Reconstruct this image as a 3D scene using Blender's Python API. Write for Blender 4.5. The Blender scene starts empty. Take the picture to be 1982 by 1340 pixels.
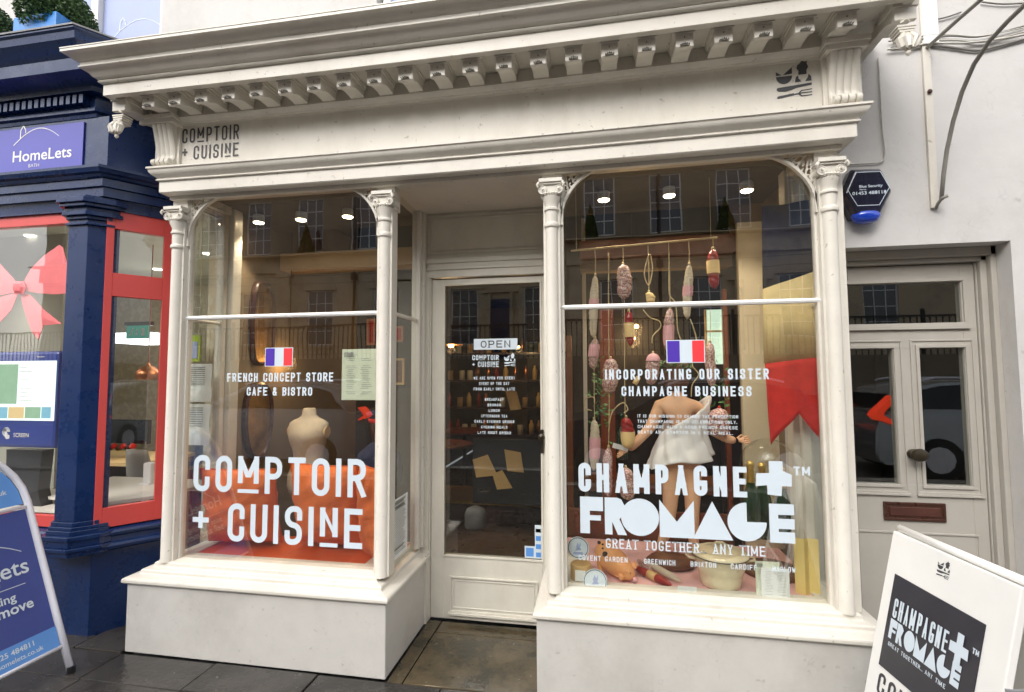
import bpy, math, random
from mathutils import Vector, Matrix
random.seed(7)
R = math.radians
PI = math.pi
SC = bpy.context.scene
COL = SC.collection

# ---------------------------------------------------------------- camera
CAMP = (2.456, -2.426, 1.486); YAW = -9.856; PITCH = 3.389; ROLL = -0.267
cam_d = bpy.data.cameras.new('camera'); cam = bpy.data.objects.new('camera', cam_d); COL.objects.link(cam)
_a, _b, _r = R(YAW), R(PITCH), R(ROLL)
_fw = Vector((math.sin(_a) * math.cos(_b), math.cos(_a) * math.cos(_b), math.sin(_b)))
_rt = Vector((math.cos(_a), -math.sin(_a), 0)); _up = _rt.cross(_fw)
_rt2 = _rt * math.cos(_r) + _up * math.sin(_r); _up2 = -_rt * math.sin(_r) + _up * math.cos(_r)
_m = Matrix((_rt2, _up2, -_fw)).transposed().to_4x4(); _m.translation = Vector(CAMP)
cam.matrix_world = _m
cam_d.sensor_width = 36; cam_d.lens = 938.442 / 1982 * 36
cam_d.shift_x = -0.0008; cam_d.shift_y = 0.0008
cam_d.clip_start = 0.05; cam_d.clip_end = 500
SC.camera = cam

# ---------------------------------------------------------------- light
W = bpy.data.worlds.new('World'); SC.world = W; W.use_nodes = True
nt = W.node_tree; bg = nt.nodes['Background']
sky = nt.nodes.new('ShaderNodeTexSky'); sky.sky_type = 'NISHITA'; sky.sun_disc = False
SUN_EL, SUN_ROT = 42, 200
sky.sun_elevation = R(SUN_EL); sky.sun_rotation = R(SUN_ROT); sky.dust_density = 4.0; sky.air_density = 1.0; sky.ozone_density = 1.0
hs = nt.nodes.new('ShaderNodeHueSaturation'); hs.inputs['Saturation'].default_value = 0.28
nt.links.new(sky.outputs[0], hs.inputs['Color']); nt.links.new(hs.outputs[0], bg.inputs[0]); bg.inputs[1].default_value = 0.15
sl = bpy.data.lights.new('sun', 'SUN'); sl.energy = 0.5; sl.angle = R(110); sl.color = (1, .98, .95)
so = bpy.data.objects.new('sun', sl); COL.objects.link(so)
so.rotation_euler = (R(90 - SUN_EL), 0, R(-20)); so.location = (0, -4, 9)
vs = SC.view_settings; vs.view_transform = 'Standard'; vs.look = 'None'; vs.gamma = 1; vs.use_curve_mapping = False
vs.exposure = 1.2
SC.render.engine = 'CYCLES'
cy = SC.cycles; cy.use_denoising = True; cy.max_bounces = 8; cy.diffuse_bounces = 4; cy.glossy_bounces = 4
cy.transparent_max_bounces = 24; cy.transmission_bounces = 4; cy.caustics_reflective = True; cy.blur_glossy = 1.0; cy.caustics_refractive = False
cy.sample_clamp_indirect = 6; cy.use_adaptive_sampling = True; cy.adaptive_threshold = 0.02

# ---------------------------------------------------------------- helpers
O = Vector(CAMP)
def ray(px, py):
    return _fw + _rt2 * ((px - 992.636) / 938.442) - _up2 * ((py - 671.596) / 938.442)
def at(px, py, y):
    d = ray(px, py); return O + d * ((y - O.y) / d.y)

ROOTLOC = {}
def tag(o, label=None, cat=None, group=None, kind=None):
    if label: o['label'] = label
    if cat: o['category'] = cat
    if group: o['group'] = group
    if kind: o['kind'] = kind
    return o
def empty(name, loc, label, cat, group=None):
    o = bpy.data.objects.new(name, None); COL.objects.link(o); o.location = loc
    o.empty_display_size = .1; ROOTLOC[o.name] = Vector(loc)
    return tag(o, label, cat, group)

class MB:
    def __init__(s): s.v = []; s.f = []
    def add(s, vs, fs):
        n = len(s.v); s.v += [tuple(v) for v in vs]; s.f += [tuple(i + n for i in f) for f in fs]; return s
    def box(s, x0, x1, y0, y1, z0, z1):
        x0, x1 = min(x0, x1), max(x0, x1); y0, y1 = min(y0, y1), max(y0, y1); z0, z1 = min(z0, z1), max(z0, z1)
        return s.add([(x0, y0, z0), (x1, y0, z0), (x1, y1, z0), (x0, y1, z0), (x0, y0, z1), (x1, y0, z1), (x1, y1, z1), (x0, y1, z1)],
                     [(0, 3, 2, 1), (4, 5, 6, 7), (0, 1, 5, 4), (1, 2, 6, 5), (2, 3, 7, 6), (3, 0, 4, 7)])
    def obox(s, c, u, v, w, a, b, d):
        # oriented box: centre c, unit axes u,v,w with half sizes a,b,d
        c = Vector(c); u = Vector(u) * a; v = Vector(v) * b; w = Vector(w) * d
        P = [c + u * i + v * j + w * k for k in (-1, 1) for j in (-1, 1) for i in (-1, 1)]
        return s.add(P, [(0, 2, 3, 1), (4, 5, 7, 6), (0, 1, 5, 4), (1, 3, 7, 5), (3, 2, 6, 7), (2, 0, 4, 6)])
    def prism(s, poly, f, d0, d1):
        # poly: 2D points; f(a,b,d)->3D; extruded from d0 to d1
        n = len(poly); V = [f(a, b, d0) for a, b in poly] + [f(a, b, d1) for a, b in poly]
        F = [tuple(range(n))[::-1], tuple(range(n, 2 * n))] + [(i, (i + 1) % n, n + (i + 1) % n, n + i) for i in range(n)]
        return s.add(V, F)
    def lathe(s, prof, c, seg=20, sx=1, sy=1, axis='z', a0=0, a1=2 * PI, cap=True):
        cx, cyy, cz = c; full = abs(a1 - a0 - 2 * PI) < 1e-6; m = seg if full else seg + 1; V = []
        for r, h in prof:
            for k in range(m):
                t = a0 + (a1 - a0) * k / seg; p = (r * math.cos(t) * sx, r * math.sin(t) * sy, h)
                if axis == 'y': p = (p[0], h, p[1])
                if axis == 'x': p = (h, p[0], p[1])
                V.append((cx + p[0], cyy + p[1], cz + p[2]))
        F = []
        for i in range(len(prof) - 1):
            for k in range(seg if full else seg):
                a = i * m + k; b = i * m + (k + 1) % m if full else i * m + k + 1
                F.append((a, b, b + m, a + m))
        if cap and full:
            F.append(tuple(range(m))[::-1]); F.append(tuple(range((len(prof) - 1) * m, len(prof) * m)))
        return s.add(V, F)
    def tube(s, path, r, seg=6, closed=False):
        path = [Vector(p) for p in path]; n = len(path); V = []; prev = None
        rr_ = r if isinstance(r, (list, tuple)) else [r] * n
        for i, p in enumerate(path):
            if closed: t = path[(i + 1) % n] - path[i - 1]
            else: t = path[min(i + 1, n - 1)] - path[max(i - 1, 0)]
            if t.length < 1e-9: t = Vector((0, 0, 1))
            t.normalize()
            if prev is None:
                a = Vector((0, 0, 1)) if abs(t.z) < .9 else Vector((1, 0, 0)); u = t.cross(a).normalized()
            else:
                u = (prev - t * prev.dot(t)); u = u.normalized() if u.length > 1e-6 else t.orthogonal().normalized()
            prev = u; w = t.cross(u)
            for k in range(seg):
                an = 2 * PI * k / seg; V.append(p + (u * math.cos(an) + w * math.sin(an)) * rr_[i])
        F = []
        for i in range(n if closed else n - 1):
            for k in range(seg):
                a = i * seg + k; b = i * seg + (k + 1) % seg; j = ((i + 1) % n) * seg
                F.append((a, b, j + (k + 1) % seg, j + k))
        if not closed: F += [tuple(range(seg))[::-1], tuple(range((n - 1) * seg, n * seg))]
        return s.add(V, F)
    def sweep(s, path, prof, sub=1, closed_prof=True):
        # path: xy points, outward side is to the right of travel; prof: (offset, z)
        P = []
        for i in range(len(path) - 1):
            a, b = Vector(path[i]), Vector(path[i + 1]); k = sub if (b - a).length > 1 else 1
            for j in range(k): P.append(a.lerp(b, j / k))
        P.append(Vector(path[-1])); n = len(P); V = []; m = len(prof)
        def nrm(a, b): d = (b - a).normalized(); return Vector((d.y, -d.x))
        for i in range(n):
            if i == 0: o = nrm(P[0], P[1])
            elif i == n - 1: o = nrm(P[-2], P[-1])
            else:
                n1, n2 = nrm(P[i - 1], P[i]), nrm(P[i], P[i + 1]); o = (n1 + n2) / (1 + n1.dot(n2))
            for off, z in prof: V.append((P[i].x + o.x * off, P[i].y + o.y * off, z))
        F = []
        for i in range(n - 1):
            for k in range(m if closed_prof else m - 1):
                F.append((i * m + k, i * m + (k + 1) % m, (i + 1) * m + (k + 1) % m, (i + 1) * m + k))
        if closed_prof: F += [tuple(range(m)), tuple(range((n - 1) * m, n * m))[::-1]]
        return s.add(V, F)
    def map(s, fn): s.v = [tuple(fn(Vector(v))) for v in s.v]; return s
    def build(s, name, mat, parent=None, smooth=False, bevel=0, label=None, kind=None, auto=None):
        off = Vector((0, 0, 0))
        if parent is not None: off = ROOTLOC[parent.name]
        me = bpy.data.meshes.new(name); me.from_pydata([tuple(Vector(v) - off) for v in s.v], [], s.f); me.validate(); me.update()
        import bmesh
        bm = bmesh.new(); bm.from_mesh(me); bmesh.ops.recalc_face_normals(bm, faces=bm.faces); bm.to_mesh(me); bm.free()
        o = bpy.data.objects.new(name, me); COL.objects.link(o)
        if mat: me.materials.append(mat)
        if smooth:
            for p in me.polygons: p.use_smooth = True
        if auto is not None:
            for p in me.polygons: p.use_smooth = True
            me.set_sharp_from_angle(angle=R(auto))
        if bevel:
            b = o.modifiers.new('bevel', 'BEVEL'); b.width = bevel; b.segments = 2; b.limit_method = 'ANGLE'; b.angle_limit = R(40)
        if parent is not None: o.parent = parent
        ROOTLOC[o.name] = off
        if label: o['label'] = label
        if kind: o['kind'] = kind
        return o

def thing1(mb, name, mat, label, cat, group=None, **k):
    o = mb.build(name, mat, None, **k); return tag(o, label, cat, group)
def struct(mb, name, mat, parent=None, **k):
    o = mb.build(name, mat, parent, **k)
    if parent is None: o['kind'] = 'structure'
    return o
def dupe(o, dx=0, dy=0, dz=0, parent=None):
    c = o.copy(); COL.objects.link(c); c.location = (o.location.x + dx, o.location.y + dy, o.location.z + dz)
    ROOTLOC[c.name] = ROOTLOC[o.name] + (Vector((dx, dy, dz)) if o.parent is None else Vector((0, 0, 0)))
    if parent: c.parent = parent
    for ch in list(o.children):
        d = dupe(ch); d.parent = c
    return c

# ---------------------------------------------------------------- materials
MC = {}
def pm(name, col, rough=.5, var=.08, scale=6, bump=0.0, bscale=60, metal=0, spec=.5, emit=None, es=0, coat=0, rvar=0, sheen=0, trans=0, alpha=1):
    m = bpy.data.materials.new(name); m.use_nodes = True; t = m.node_tree; b = t.nodes['Principled BSDF']
    N = t.nodes.new; L = t.links.new
    tc = N('ShaderNodeTexCoord'); no = N('ShaderNodeTexNoise'); no.inputs['Scale'].default_value = scale; no.inputs['Detail'].default_value = 6
    no.inputs['Roughness'].default_value = .65
    L(tc.outputs['Object'], no.inputs['Vector'])
    mr = N('ShaderNodeMapRange'); mr.inputs[1].default_value = .3; mr.inputs[2].default_value = .7; mr.inputs[3].default_value = 1 - var; mr.inputs[4].default_value = 1 + var
    L(no.outputs[0], mr.inputs[0])
    mx = N('ShaderNodeVectorMath'); mx.operation = 'SCALE'; mx.inputs[0].default_value = col[:3]; L(mr.outputs[0], mx.inputs['Scale'])
    L(mx.outputs[0], b.inputs['Base Color'])
    b.inputs['Roughness'].default_value = rough; b.inputs['Metallic'].default_value = metal; b.inputs['Specular IOR Level'].default_value = spec
    b.inputs['Coat Weight'].default_value = coat
    if rvar:
        m2 = N('ShaderNodeMapRange'); m2.inputs[1].default_value = .35; m2.inputs[2].default_value = .65; m2.inputs[3].default_value = max(.02, rough - rvar); m2.inputs[4].default_value = min(1, rough + rvar)
        L(no.outputs[0], m2.inputs[0]); L(m2.outputs[0], b.inputs['Roughness'])
    if sheen: b.inputs['Sheen Weight'].default_value = sheen
    if trans: b.inputs['Transmission Weight'].default_value = trans
    if bump:
        n2 = N('ShaderNodeTexNoise'); n2.inputs['Scale'].default_value = bscale; n2.inputs['Detail'].default_value = 5; L(tc.outputs['Object'], n2.inputs['Vector'])
        bp_ = N('ShaderNodeBump'); bp_.inputs['Strength'].default_value = min(1, bump); bp_.inputs['Distance'].default_value = .004 * max(1, bump)
        L(n2.outputs[0], bp_.inputs['Height']); L(bp_.outputs[0], b.inputs['Normal'])
    if emit:
        b.inputs['Emission Color'].default_value = (*emit, 1); b.inputs['Emission Strength'].default_value = es
    m['_c'] = 0; MC[name] = m
    return m
def dirty(name, col, dcol, rough, streak=True, amount=.5, scale=3, bump=.15, bscale=25, crack=0, specks=0, spcol=None, rng=(.5, .78)):
    """painted surface with soft grime patches of their own shape"""
    m = pm(name, col, rough, .04, 9, bump, bscale, rvar=.08); t = m.node_tree; b = t.nodes['Principled BSDF']; N = t.nodes.new; L = t.links.new
    tc = N('ShaderNodeTexCoord'); mp = N('ShaderNodeMapping'); mp.inputs['Scale'].default_value = (1, 1, .35 if streak else 1); L(tc.outputs['Object'], mp.inputs[0])
    no = N('ShaderNodeTexNoise'); no.inputs['Scale'].default_value = scale; no.inputs['Detail'].default_value = 9; no.inputs['Roughness'].default_value = .7; L(mp.outputs[0], no.inputs['Vector'])
    cr = N('ShaderNodeMapRange'); cr.inputs[1].default_value = rng[0]; cr.inputs[2].default_value = rng[1]; cr.inputs[3].default_value = 0; cr.inputs[4].default_value = amount; L(no.outputs[0], cr.inputs[0])
    mix = N('ShaderNodeMix'); mix.data_type = 'RGBA'; old = b.inputs['Base Color'].links[0].from_socket
    L(cr.outputs[0], mix.inputs['Factor']); L(old, mix.inputs['A']); mix.inputs['B'].default_value = (*dcol, 1)
    L(mix.outputs['Result'], b.inputs['Base Color'])
    if specks:
        n3 = N('ShaderNodeTexNoise'); n3.inputs['Scale'].default_value = specks; n3.inputs['Detail'].default_value = 3; L(tc.outputs['Object'], n3.inputs['Vector'])
        c3 = N('ShaderNodeMapRange'); c3.inputs[1].default_value = .68; c3.inputs[2].default_value = .74; c3.inputs[3].default_value = 0; c3.inputs[4].default_value = .55; L(n3.outputs[0], c3.inputs[0])
        m3 = N('ShaderNodeMix'); m3.data_type = 'RGBA'; L(c3.outputs[0], m3.inputs['Factor']); L(mix.outputs['Result'], m3.inputs['A']); m3.inputs['B'].default_value = (*(spcol or dcol), 1)
        L(m3.outputs['Result'], b.inputs['Base Color']); mix = m3
    if crack:
        v = N('ShaderNodeTexVoronoi'); v.feature = 'DISTANCE_TO_EDGE'; v.inputs['Scale'].default_value = crack
        nz = N('ShaderNodeTexNoise'); nz.inputs['Scale'].default_value = 6; L(tc.outputs['Object'], nz.inputs['Vector'])
        ad = N('ShaderNodeVectorMath'); ad.operation = 'ADD'; L(tc.outputs['Object'], ad.inputs[0]); L(nz.outputs[1], ad.inputs[1]); L(ad.outputs[0], v.inputs['Vector'])
        c2 = N('ShaderNodeMapRange'); c2.inputs[1].default_value = 0; c2.inputs[2].default_value = .006; c2.inputs[3].default_value = .22; c2.inputs[4].default_value = 0; L(v.outputs[0], c2.inputs[0])
        mul = N('ShaderNodeMath'); mul.operation = 'MULTIPLY'; L(c2.outputs[0], mul.inputs[0]); L(no.outputs[0], mul.inputs[1])
        mix2 = N('ShaderNodeMix'); mix2.data_type = 'RGBA'; L(mul.outputs[0], mix2.inputs['Factor']); L(mix.outputs['Result'], mix2.inputs['A']); mix2.inputs['B'].default_value = (.12, .11, .1, 1)
        L(mix2.outputs['Result'], b.inputs['Base Color'])
    return m
def glass(name, tint=(1, 1, 1), f0=.05, wav=.02, streak=0):
    m = bpy.data.materials.new(name); m.use_nodes = True; t = m.node_tree; N = t.nodes.new; L = t.links.new
    for n in list(t.nodes): t.nodes.remove(n)
    out = N('ShaderNodeOutputMaterial'); tr = N('ShaderNodeBsdfTransparent'); gl = N('ShaderNodeBsdfGlossy'); mx = N('ShaderNodeMixShader')
    tr.inputs[0].default_value = (*tint, 1); gl.inputs['Roughness'].default_value = 0.0
    lw = N('ShaderNodeLayerWeight'); lw.inputs[0].default_value = .5
    p = N('ShaderNodeMath'); p.operation = 'POWER'; L(lw.outputs['Facing'], p.inputs[0]); p.inputs[1].default_value = 5
    q = N('ShaderNodeMath'); q.operation = 'MULTIPLY_ADD'; L(p.outputs[0], q.inputs[0]); q.inputs[1].default_value = 1 - f0; q.inputs[2].default_value = f0
    tc = N('ShaderNodeTexCoord'); no = N('ShaderNodeTexNoise'); no.inputs['Scale'].default_value = 2.2; L(tc.outputs['Object'], no.inputs['Vector'])
    bu = N('ShaderNodeBump'); bu.inputs['Strength'].default_value = wav; bu.inputs['Distance'].default_value = .02; L(no.outputs[0], bu.inputs['Height'])
    L(bu.outputs[0], gl.inputs['Normal'])
    L(q.outputs[0], mx.inputs[0]); L(tr.outputs[0], mx.inputs[1]); L(gl.outputs[0], mx.inputs[2]); L(mx.outputs[0], out.inputs[0])
    return m
def voro(name, c1, c2, scale, thr=.4, rough=.6, bump=.3):
    m = pm(name, c1, rough, .08, 30, bump, 90); t = m.node_tree; b = t.nodes['Principled BSDF']; N = t.nodes.new; L = t.links.new
    tc = N('ShaderNodeTexCoord'); v = N('ShaderNodeTexNoise'); v.inputs['Scale'].default_value = scale; v.inputs['Detail'].default_value = 2; L(tc.outputs['Object'], v.inputs['Vector'])
    cr = N('ShaderNodeMapRange'); cr.inputs[1].default_value = thr; cr.inputs[2].default_value = thr + .08; L(v.outputs[0], cr.inputs[0])
    mix = N('ShaderNodeMix'); mix.data_type = 'RGBA'; L(cr.outputs[0], mix.inputs['Factor']); L(b.inputs['Base Color'].links[0].from_socket, mix.inputs['A']); mix.inputs['B'].default_value = (*c2, 1)
    L(mix.outputs['Result'], b.inputs['Base Color']); return m
def check(name, c1, c2, scale, rough=.8):
    m = pm(name, c1, rough, .05, 30, .2, 200); t = m.node_tree; b = t.nodes['Principled BSDF']; N = t.nodes.new; L = t.links.new
    tc = N('ShaderNodeTexCoord'); v = N('ShaderNodeTexChecker'); v.inputs['Scale'].default_value = scale; L(tc.outputs['Object'], v.inputs['Vector'])
    v.inputs[1].default_value = (*c1, 1); v.inputs[2].default_value = (*c2, 1); L(v.outputs[0], b.inputs['Base Color']); return m
def wood(name, c1, c2, rough=.45, scale=4, axis=2):
    m = pm(name, c1, rough, .1, 10, .15, 80, rvar=.1); t = m.node_tree; b = t.nodes['Principled BSDF']; N = t.nodes.new; L = t.links.new
    tc = N('ShaderNodeTexCoord'); mp = N('ShaderNodeMapping'); s = [scale * 6] * 3; s[axis] = scale * .5; mp.inputs['Scale'].default_value = s; L(tc.outputs['Object'], mp.inputs[0])
    v = N('ShaderNodeTexNoise'); v.inputs['Scale'].default_value = 1; v.inputs['Detail'].default_value = 8; L(mp.outputs[0], v.inputs['Vector'])
    mix = N('ShaderNodeMix'); mix.data_type = 'RGBA'; L(v.outputs[0], mix.inputs['Factor']); mix.inputs['A'].default_value = (*c1, 1); mix.inputs['B'].default_value = (*c2, 1)
    L(mix.outputs['Result'], b.inputs['Base Color']); return m

M = dict(
 cream=dirty('cream_paint', (.66, .625, .55), (.38, .34, .27), .42, True, .42, 2.6, .12, 14, specks=38, spcol=(.25, .22, .17)),
 sidedoor=dirty('door_paint_cut_for_light', (.40, .375, .33), (.30, .28, .23), .4, True, .35, 2.5, .06, 20),  # same paint as the recess door, darkened to offset stronger light here
 creamdoor=dirty('door_paint_lifted_for_shade', (.64, .61, .53), (.33, .30, .25), .4, True, .35, 2.5, .06, 20),  # same paint as the side door, lightened to make up for recess shade
 riser=dirty('riser_render', (.56, .54, .50), (.33, .31, .27), .6, False, .5, 2.0, .5, 9, crack=1.3, specks=22),
 wall=dirty('wall_render', (.56, .545, .525), (.36, .34, .30), .75, False, .6, 1.6, .9, 7, crack=.9, specks=16),
 navy=dirty('navy_gloss', (.003, .020, .088), (.016, .022, .05), .30, True, .5, 3, .15, 12, specks=30, spcol=(.03, .05, .11)),
 coral=pm('coral_paint', (.62, .07, .062), .4, .05, 5, .05, 30),
 white=pm('white_paint', (.78, .77, .74), .4, .03, 8, .05, 40),
 vinyl=pm('white_vinyl', (.60, .68, .74), .5, .02, 12),
 ink=pm('charcoal_ink', (.045, .045, .05), .5, .1, 20),
 black=pm('black_plastic', (.012, .012, .014), .35, .1, 20),
 glass=glass('plate_glass', (1, 1, 1), .06, .03),
 glassdoor=glass('door_glass', (.88, .90, .88), .12, .02),
 glassold=glass('bay_glass', (.97, .98, .96), .14, .04),
 orange=pm('orange_canvas', (.74, .165, .030), .75, .12, 14, .35, 120, sheen=.1),
 orangeb=pm('orange_board', (.62, .10, .018), .45, .06, 8),
 slab=dirty('paving_stone', (.050, .045, .040), (.016, .015, .014), .20, False, .8, 2.5, .6, 30, specks=34, spcol=(.17, .16, .15), rng=(.44, .64)),
 step=dirty('threshold_stone', (.085, .064, .036), (.020, .019, .012), .16, False, .95, 3.0, .6, 22, specks=30, spcol=(.16, .15, .12), rng=(.42, .60)),
 asphalt=pm('asphalt', (.085, .083, .08), .3, .2, 30, .6, 120),
 kerbm=pm('kerb_stone', (.2, .19, .17), .7, .15, 6, .4, 40),
 floorw=wood('floor_boards', (.045, .024, .013), (.10, .05, .026), .35, 3, 1),
 tan=dirty('tan_plaster', (.22, .16, .095), (.12, .08, .05), .8, False, .5, 2, .2, 12),
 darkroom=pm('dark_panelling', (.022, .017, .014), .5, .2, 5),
 slate=pm('blackboard', (.014, .016, .02), .55, .2, 4),
 mahog=wood('mahogany', (.12, .028, .012), (.22, .06, .025), .35, 4, 2),
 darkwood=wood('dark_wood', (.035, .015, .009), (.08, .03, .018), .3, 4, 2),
 cabinet=wood('brown_cabinet', (.10, .035, .016), (.19, .075, .03), .4, 3, 2),
 linen=pm('linen', (.55, .45, .32), .9, .08, 30, .3, 150),
 kraft=pm('kraft_paper', (.58, .38, .16), .8, .1, 12, .2, 40),
 paper=pm('cream_paper', (.72, .76, .60), .7, .03, 10),
 wpaper=pm('white_paper', (.78, .80, .78), .7, .03, 10),
 yellowp=pm('yellow_leaflet', (.80, .62, .22), .6, .06, 12),
 twine=pm('jute_twine', (.55, .42, .22), .9, .2, 50),
 salami=voro('speckled_salami', (.32, .09, .09), (.70, .56, .52), 160, .47, .6),
 salamiw=voro('floured_sausage', (.58, .50, .38), (.55, .40, .33), 130, .60, .8),
 salamip=voro('pink_sausage', (.40, .20, .18), (.62, .50, .44), 120, .50, .7),
 redcase=pm('red_casing', (.28, .018, .014), .35, .15, 25, .25, 60),
 labely=pm('tan_label', (.78, .55, .24), .6, .05, 10),
 labelp=pm('pink_label', (.70, .36, .38), .6, .05, 10),
 skin=pm('mannequin_skin', (.72, .42, .25), .5, .06, 8, .05, 40),
 hair=pm('brown_hair', (.14, .06, .03), .8, .3, 60, .5, 90),
 towel=pm('white_cotton', (.82, .80, .79), .9, .03, 20, .4, 160, sheen=.2),
 enamel=pm('cream_enamel', (.80, .70, .48), .2, .04, 8, coat=.5),
 pigm=pm('toy_pig', (.78, .36, .14), .6, .15, 12, .3, 60),
 gold=pm('gold_foil', (.75, .52, .16), .3, .15, 60, .4, 200, metal=.8),
 bottle=pm('green_bottle', (.008, .035, .012), .12, .2, 10, coat=.6),
 copper=pm('copper', (.62, .26, .12), .28, .1, 10, metal=.9),
 brass=pm('aged_bronze', (.045, .035, .022), .35, .2, 20, metal=.5),
 iron=pm('wrought_iron', (.012, .012, .012), .5, .1, 20),
 bracket=pm('bracket_paint', (.25, .24, .21), .5, .1, 12, .1, 40),
 cable=pm('painted_cable', (.50, .48, .43), .6, .15, 20),
 cabled=pm('grey_cable', (.20, .19, .17), .6, .15, 20),
 rust=pm('letterplate_red', (.07, .024, .016), .45, .2, 12, .1, 40),
 fnavy=pm('navy_cloth', (.012, .016, .05), .85, .12, 20, .3, 120),
 fyel=pm('yellow_cloth', (.80, .60, .28), .85, .10, 14, .3, 120),
 fred=pm('red_cloth', (.62, .028, .018), .85, .14, 18, .4, 120),
 flagb=pm('flag_blue', (.07, .025, .38), .5, .03), flagr=pm('flag_red', (.80, .04, .05), .5, .03),
 pinkcloth=check('pink_gingham', (.78, .50, .48), (.66, .34, .34), 110),
 leaf=pm('box_leaf', (.035, .085, .014), .5, .45, 30), leafd=pm('herb_leaf', (.05, .16, .03), .6, .3, 20),
 planter=pm('blue_planter', (.03, .22, .62), .35, .04),
 lead=pm('lead_flashing', (.22, .22, .23), .6, .2, 10, .3, 30),
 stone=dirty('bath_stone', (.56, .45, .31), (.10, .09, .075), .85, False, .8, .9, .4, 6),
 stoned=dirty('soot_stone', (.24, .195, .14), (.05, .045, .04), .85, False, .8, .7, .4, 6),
 slatew=pm('blue_film', (.34, .40, .62), .5, .04, 3),
 bluesign=pm('sign_blue', (.085, .085, .42), .35, .05, 3),
 boardblue=pm('board_blue', (.036, .062, .26), .35, .06, 4), boardsky=pm('board_light_blue', (.10, .28, .66), .35, .05, 4),
 alum=pm('white_aluminium', (.72, .72, .78), .3, .03, 8),
 aboard=pm('board_white', (.80, .79, .75), .35, .03, 5),
 aposter=pm('poster_black', (.028, .027, .035), .35, .12, 8),
 bow=pm('coral_ribbon', (.88, .21, .22), .55, .06, 8, .15, 60),
 tilewall=voro('textured_tile', (.52, .46, .33), (.62, .57, .44), 14, .5, .3, .8),
 officewall=pm('office_wall', (.42, .42, .34), .6, .06, 3),
 tabletop=pm('white_table', (.80, .76, .66), .3, .03),
 greychair=pm('grey_chair', (.40, .37, .32), .5, .04),
 exitg=pm('exit_green', (.01, .14, .10), .5, .05, emit=(.02, .25, .18), es=.25),
 scr=pm('screen_white', (.05, .05, .05), .3, 0, emit=(.85, .97, .90), es=.62),
 scrg=pm('screen_green', (.04, .05, .04), .3, .6, 9, emit=(.20, .34, .22), es=.7),
 scro=pm('screen_photo', (.04, .05, .04), .3, .6, 9, emit=(.55, .40, .18), es=.7),
 scrb=pm('screen_photo_blue', (.04, .05, .04), .3, .6, 9, emit=(.15, .35, .45), es=.7),
 lampw=pm('lamp_glow', (.8, .7, .5), .5, 0, emit=(1, .80, .55), es=14),
 lampc=pm('lamp_cool', (.8, .8, .8), .5, 0, emit=(1, .95, .85), es=2),
 bulb=pm('warm_bulb', (.8, .6, .3), .5, 0, emit=(1, .55, .18), es=9),
 winlit=pm('daylit_garden_panel', (.5, .6, .5), .5, .3, 9, emit=(.55, .75, .60), es=.55),
 mirrorm=pm('mirror_amber_reflection', (.75, .45, .16), .30, .5, 5, metal=.85),  # amber colour stands in for warm light reflected by the glass
 gold2=pm('brass_edge', (.45, .28, .07), .35, .1, 10, metal=.7), linen2=dirty('cream_panel', (.66, .58, .42), (.5, .42, .28), .6, False, .3, 2), glassdome=glass('dome_glass', (.97, .98, .97), .06, .05),
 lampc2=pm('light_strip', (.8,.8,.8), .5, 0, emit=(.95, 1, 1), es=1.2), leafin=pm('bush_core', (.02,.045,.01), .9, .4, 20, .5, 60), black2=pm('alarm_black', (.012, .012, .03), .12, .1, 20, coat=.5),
 tand=dirty('dark_ceiling', (.07, .055, .04), (.04, .03, .02), .8, False, .3, 2),
 pier=dirty('brown_plaster', (.25, .18, .11), (.12, .08, .05), .7, False, .5, 2, .2, 12), beam=pm('beam_paint', (.50, .36, .20), .5, .06, 4),
 carp=pm('car_silver', (.30, .31, .33), .25, .03, metal=.7, coat=.8), cart=pm('tyre', (.02, .02, .02), .7), carr=pm('tail_lamp', (.6, .02, .01), .2, emit=(1, .07, .02), es=.9),
 carg=pm('car_glass', (.01, .012, .015), .06), lens=pm('blue_lens', (.01, .06, .55), .12, .1, coat=.8),
 limey=pm('lime_sign', (.36, .50, .02), .6, .05), winglass=pm('sash_glass', (.02, .028, .045), .05, .3, 1.5, spec=.9), blind=pm('window_blind', (.45, .50, .58), .7, .05),
)
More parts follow.
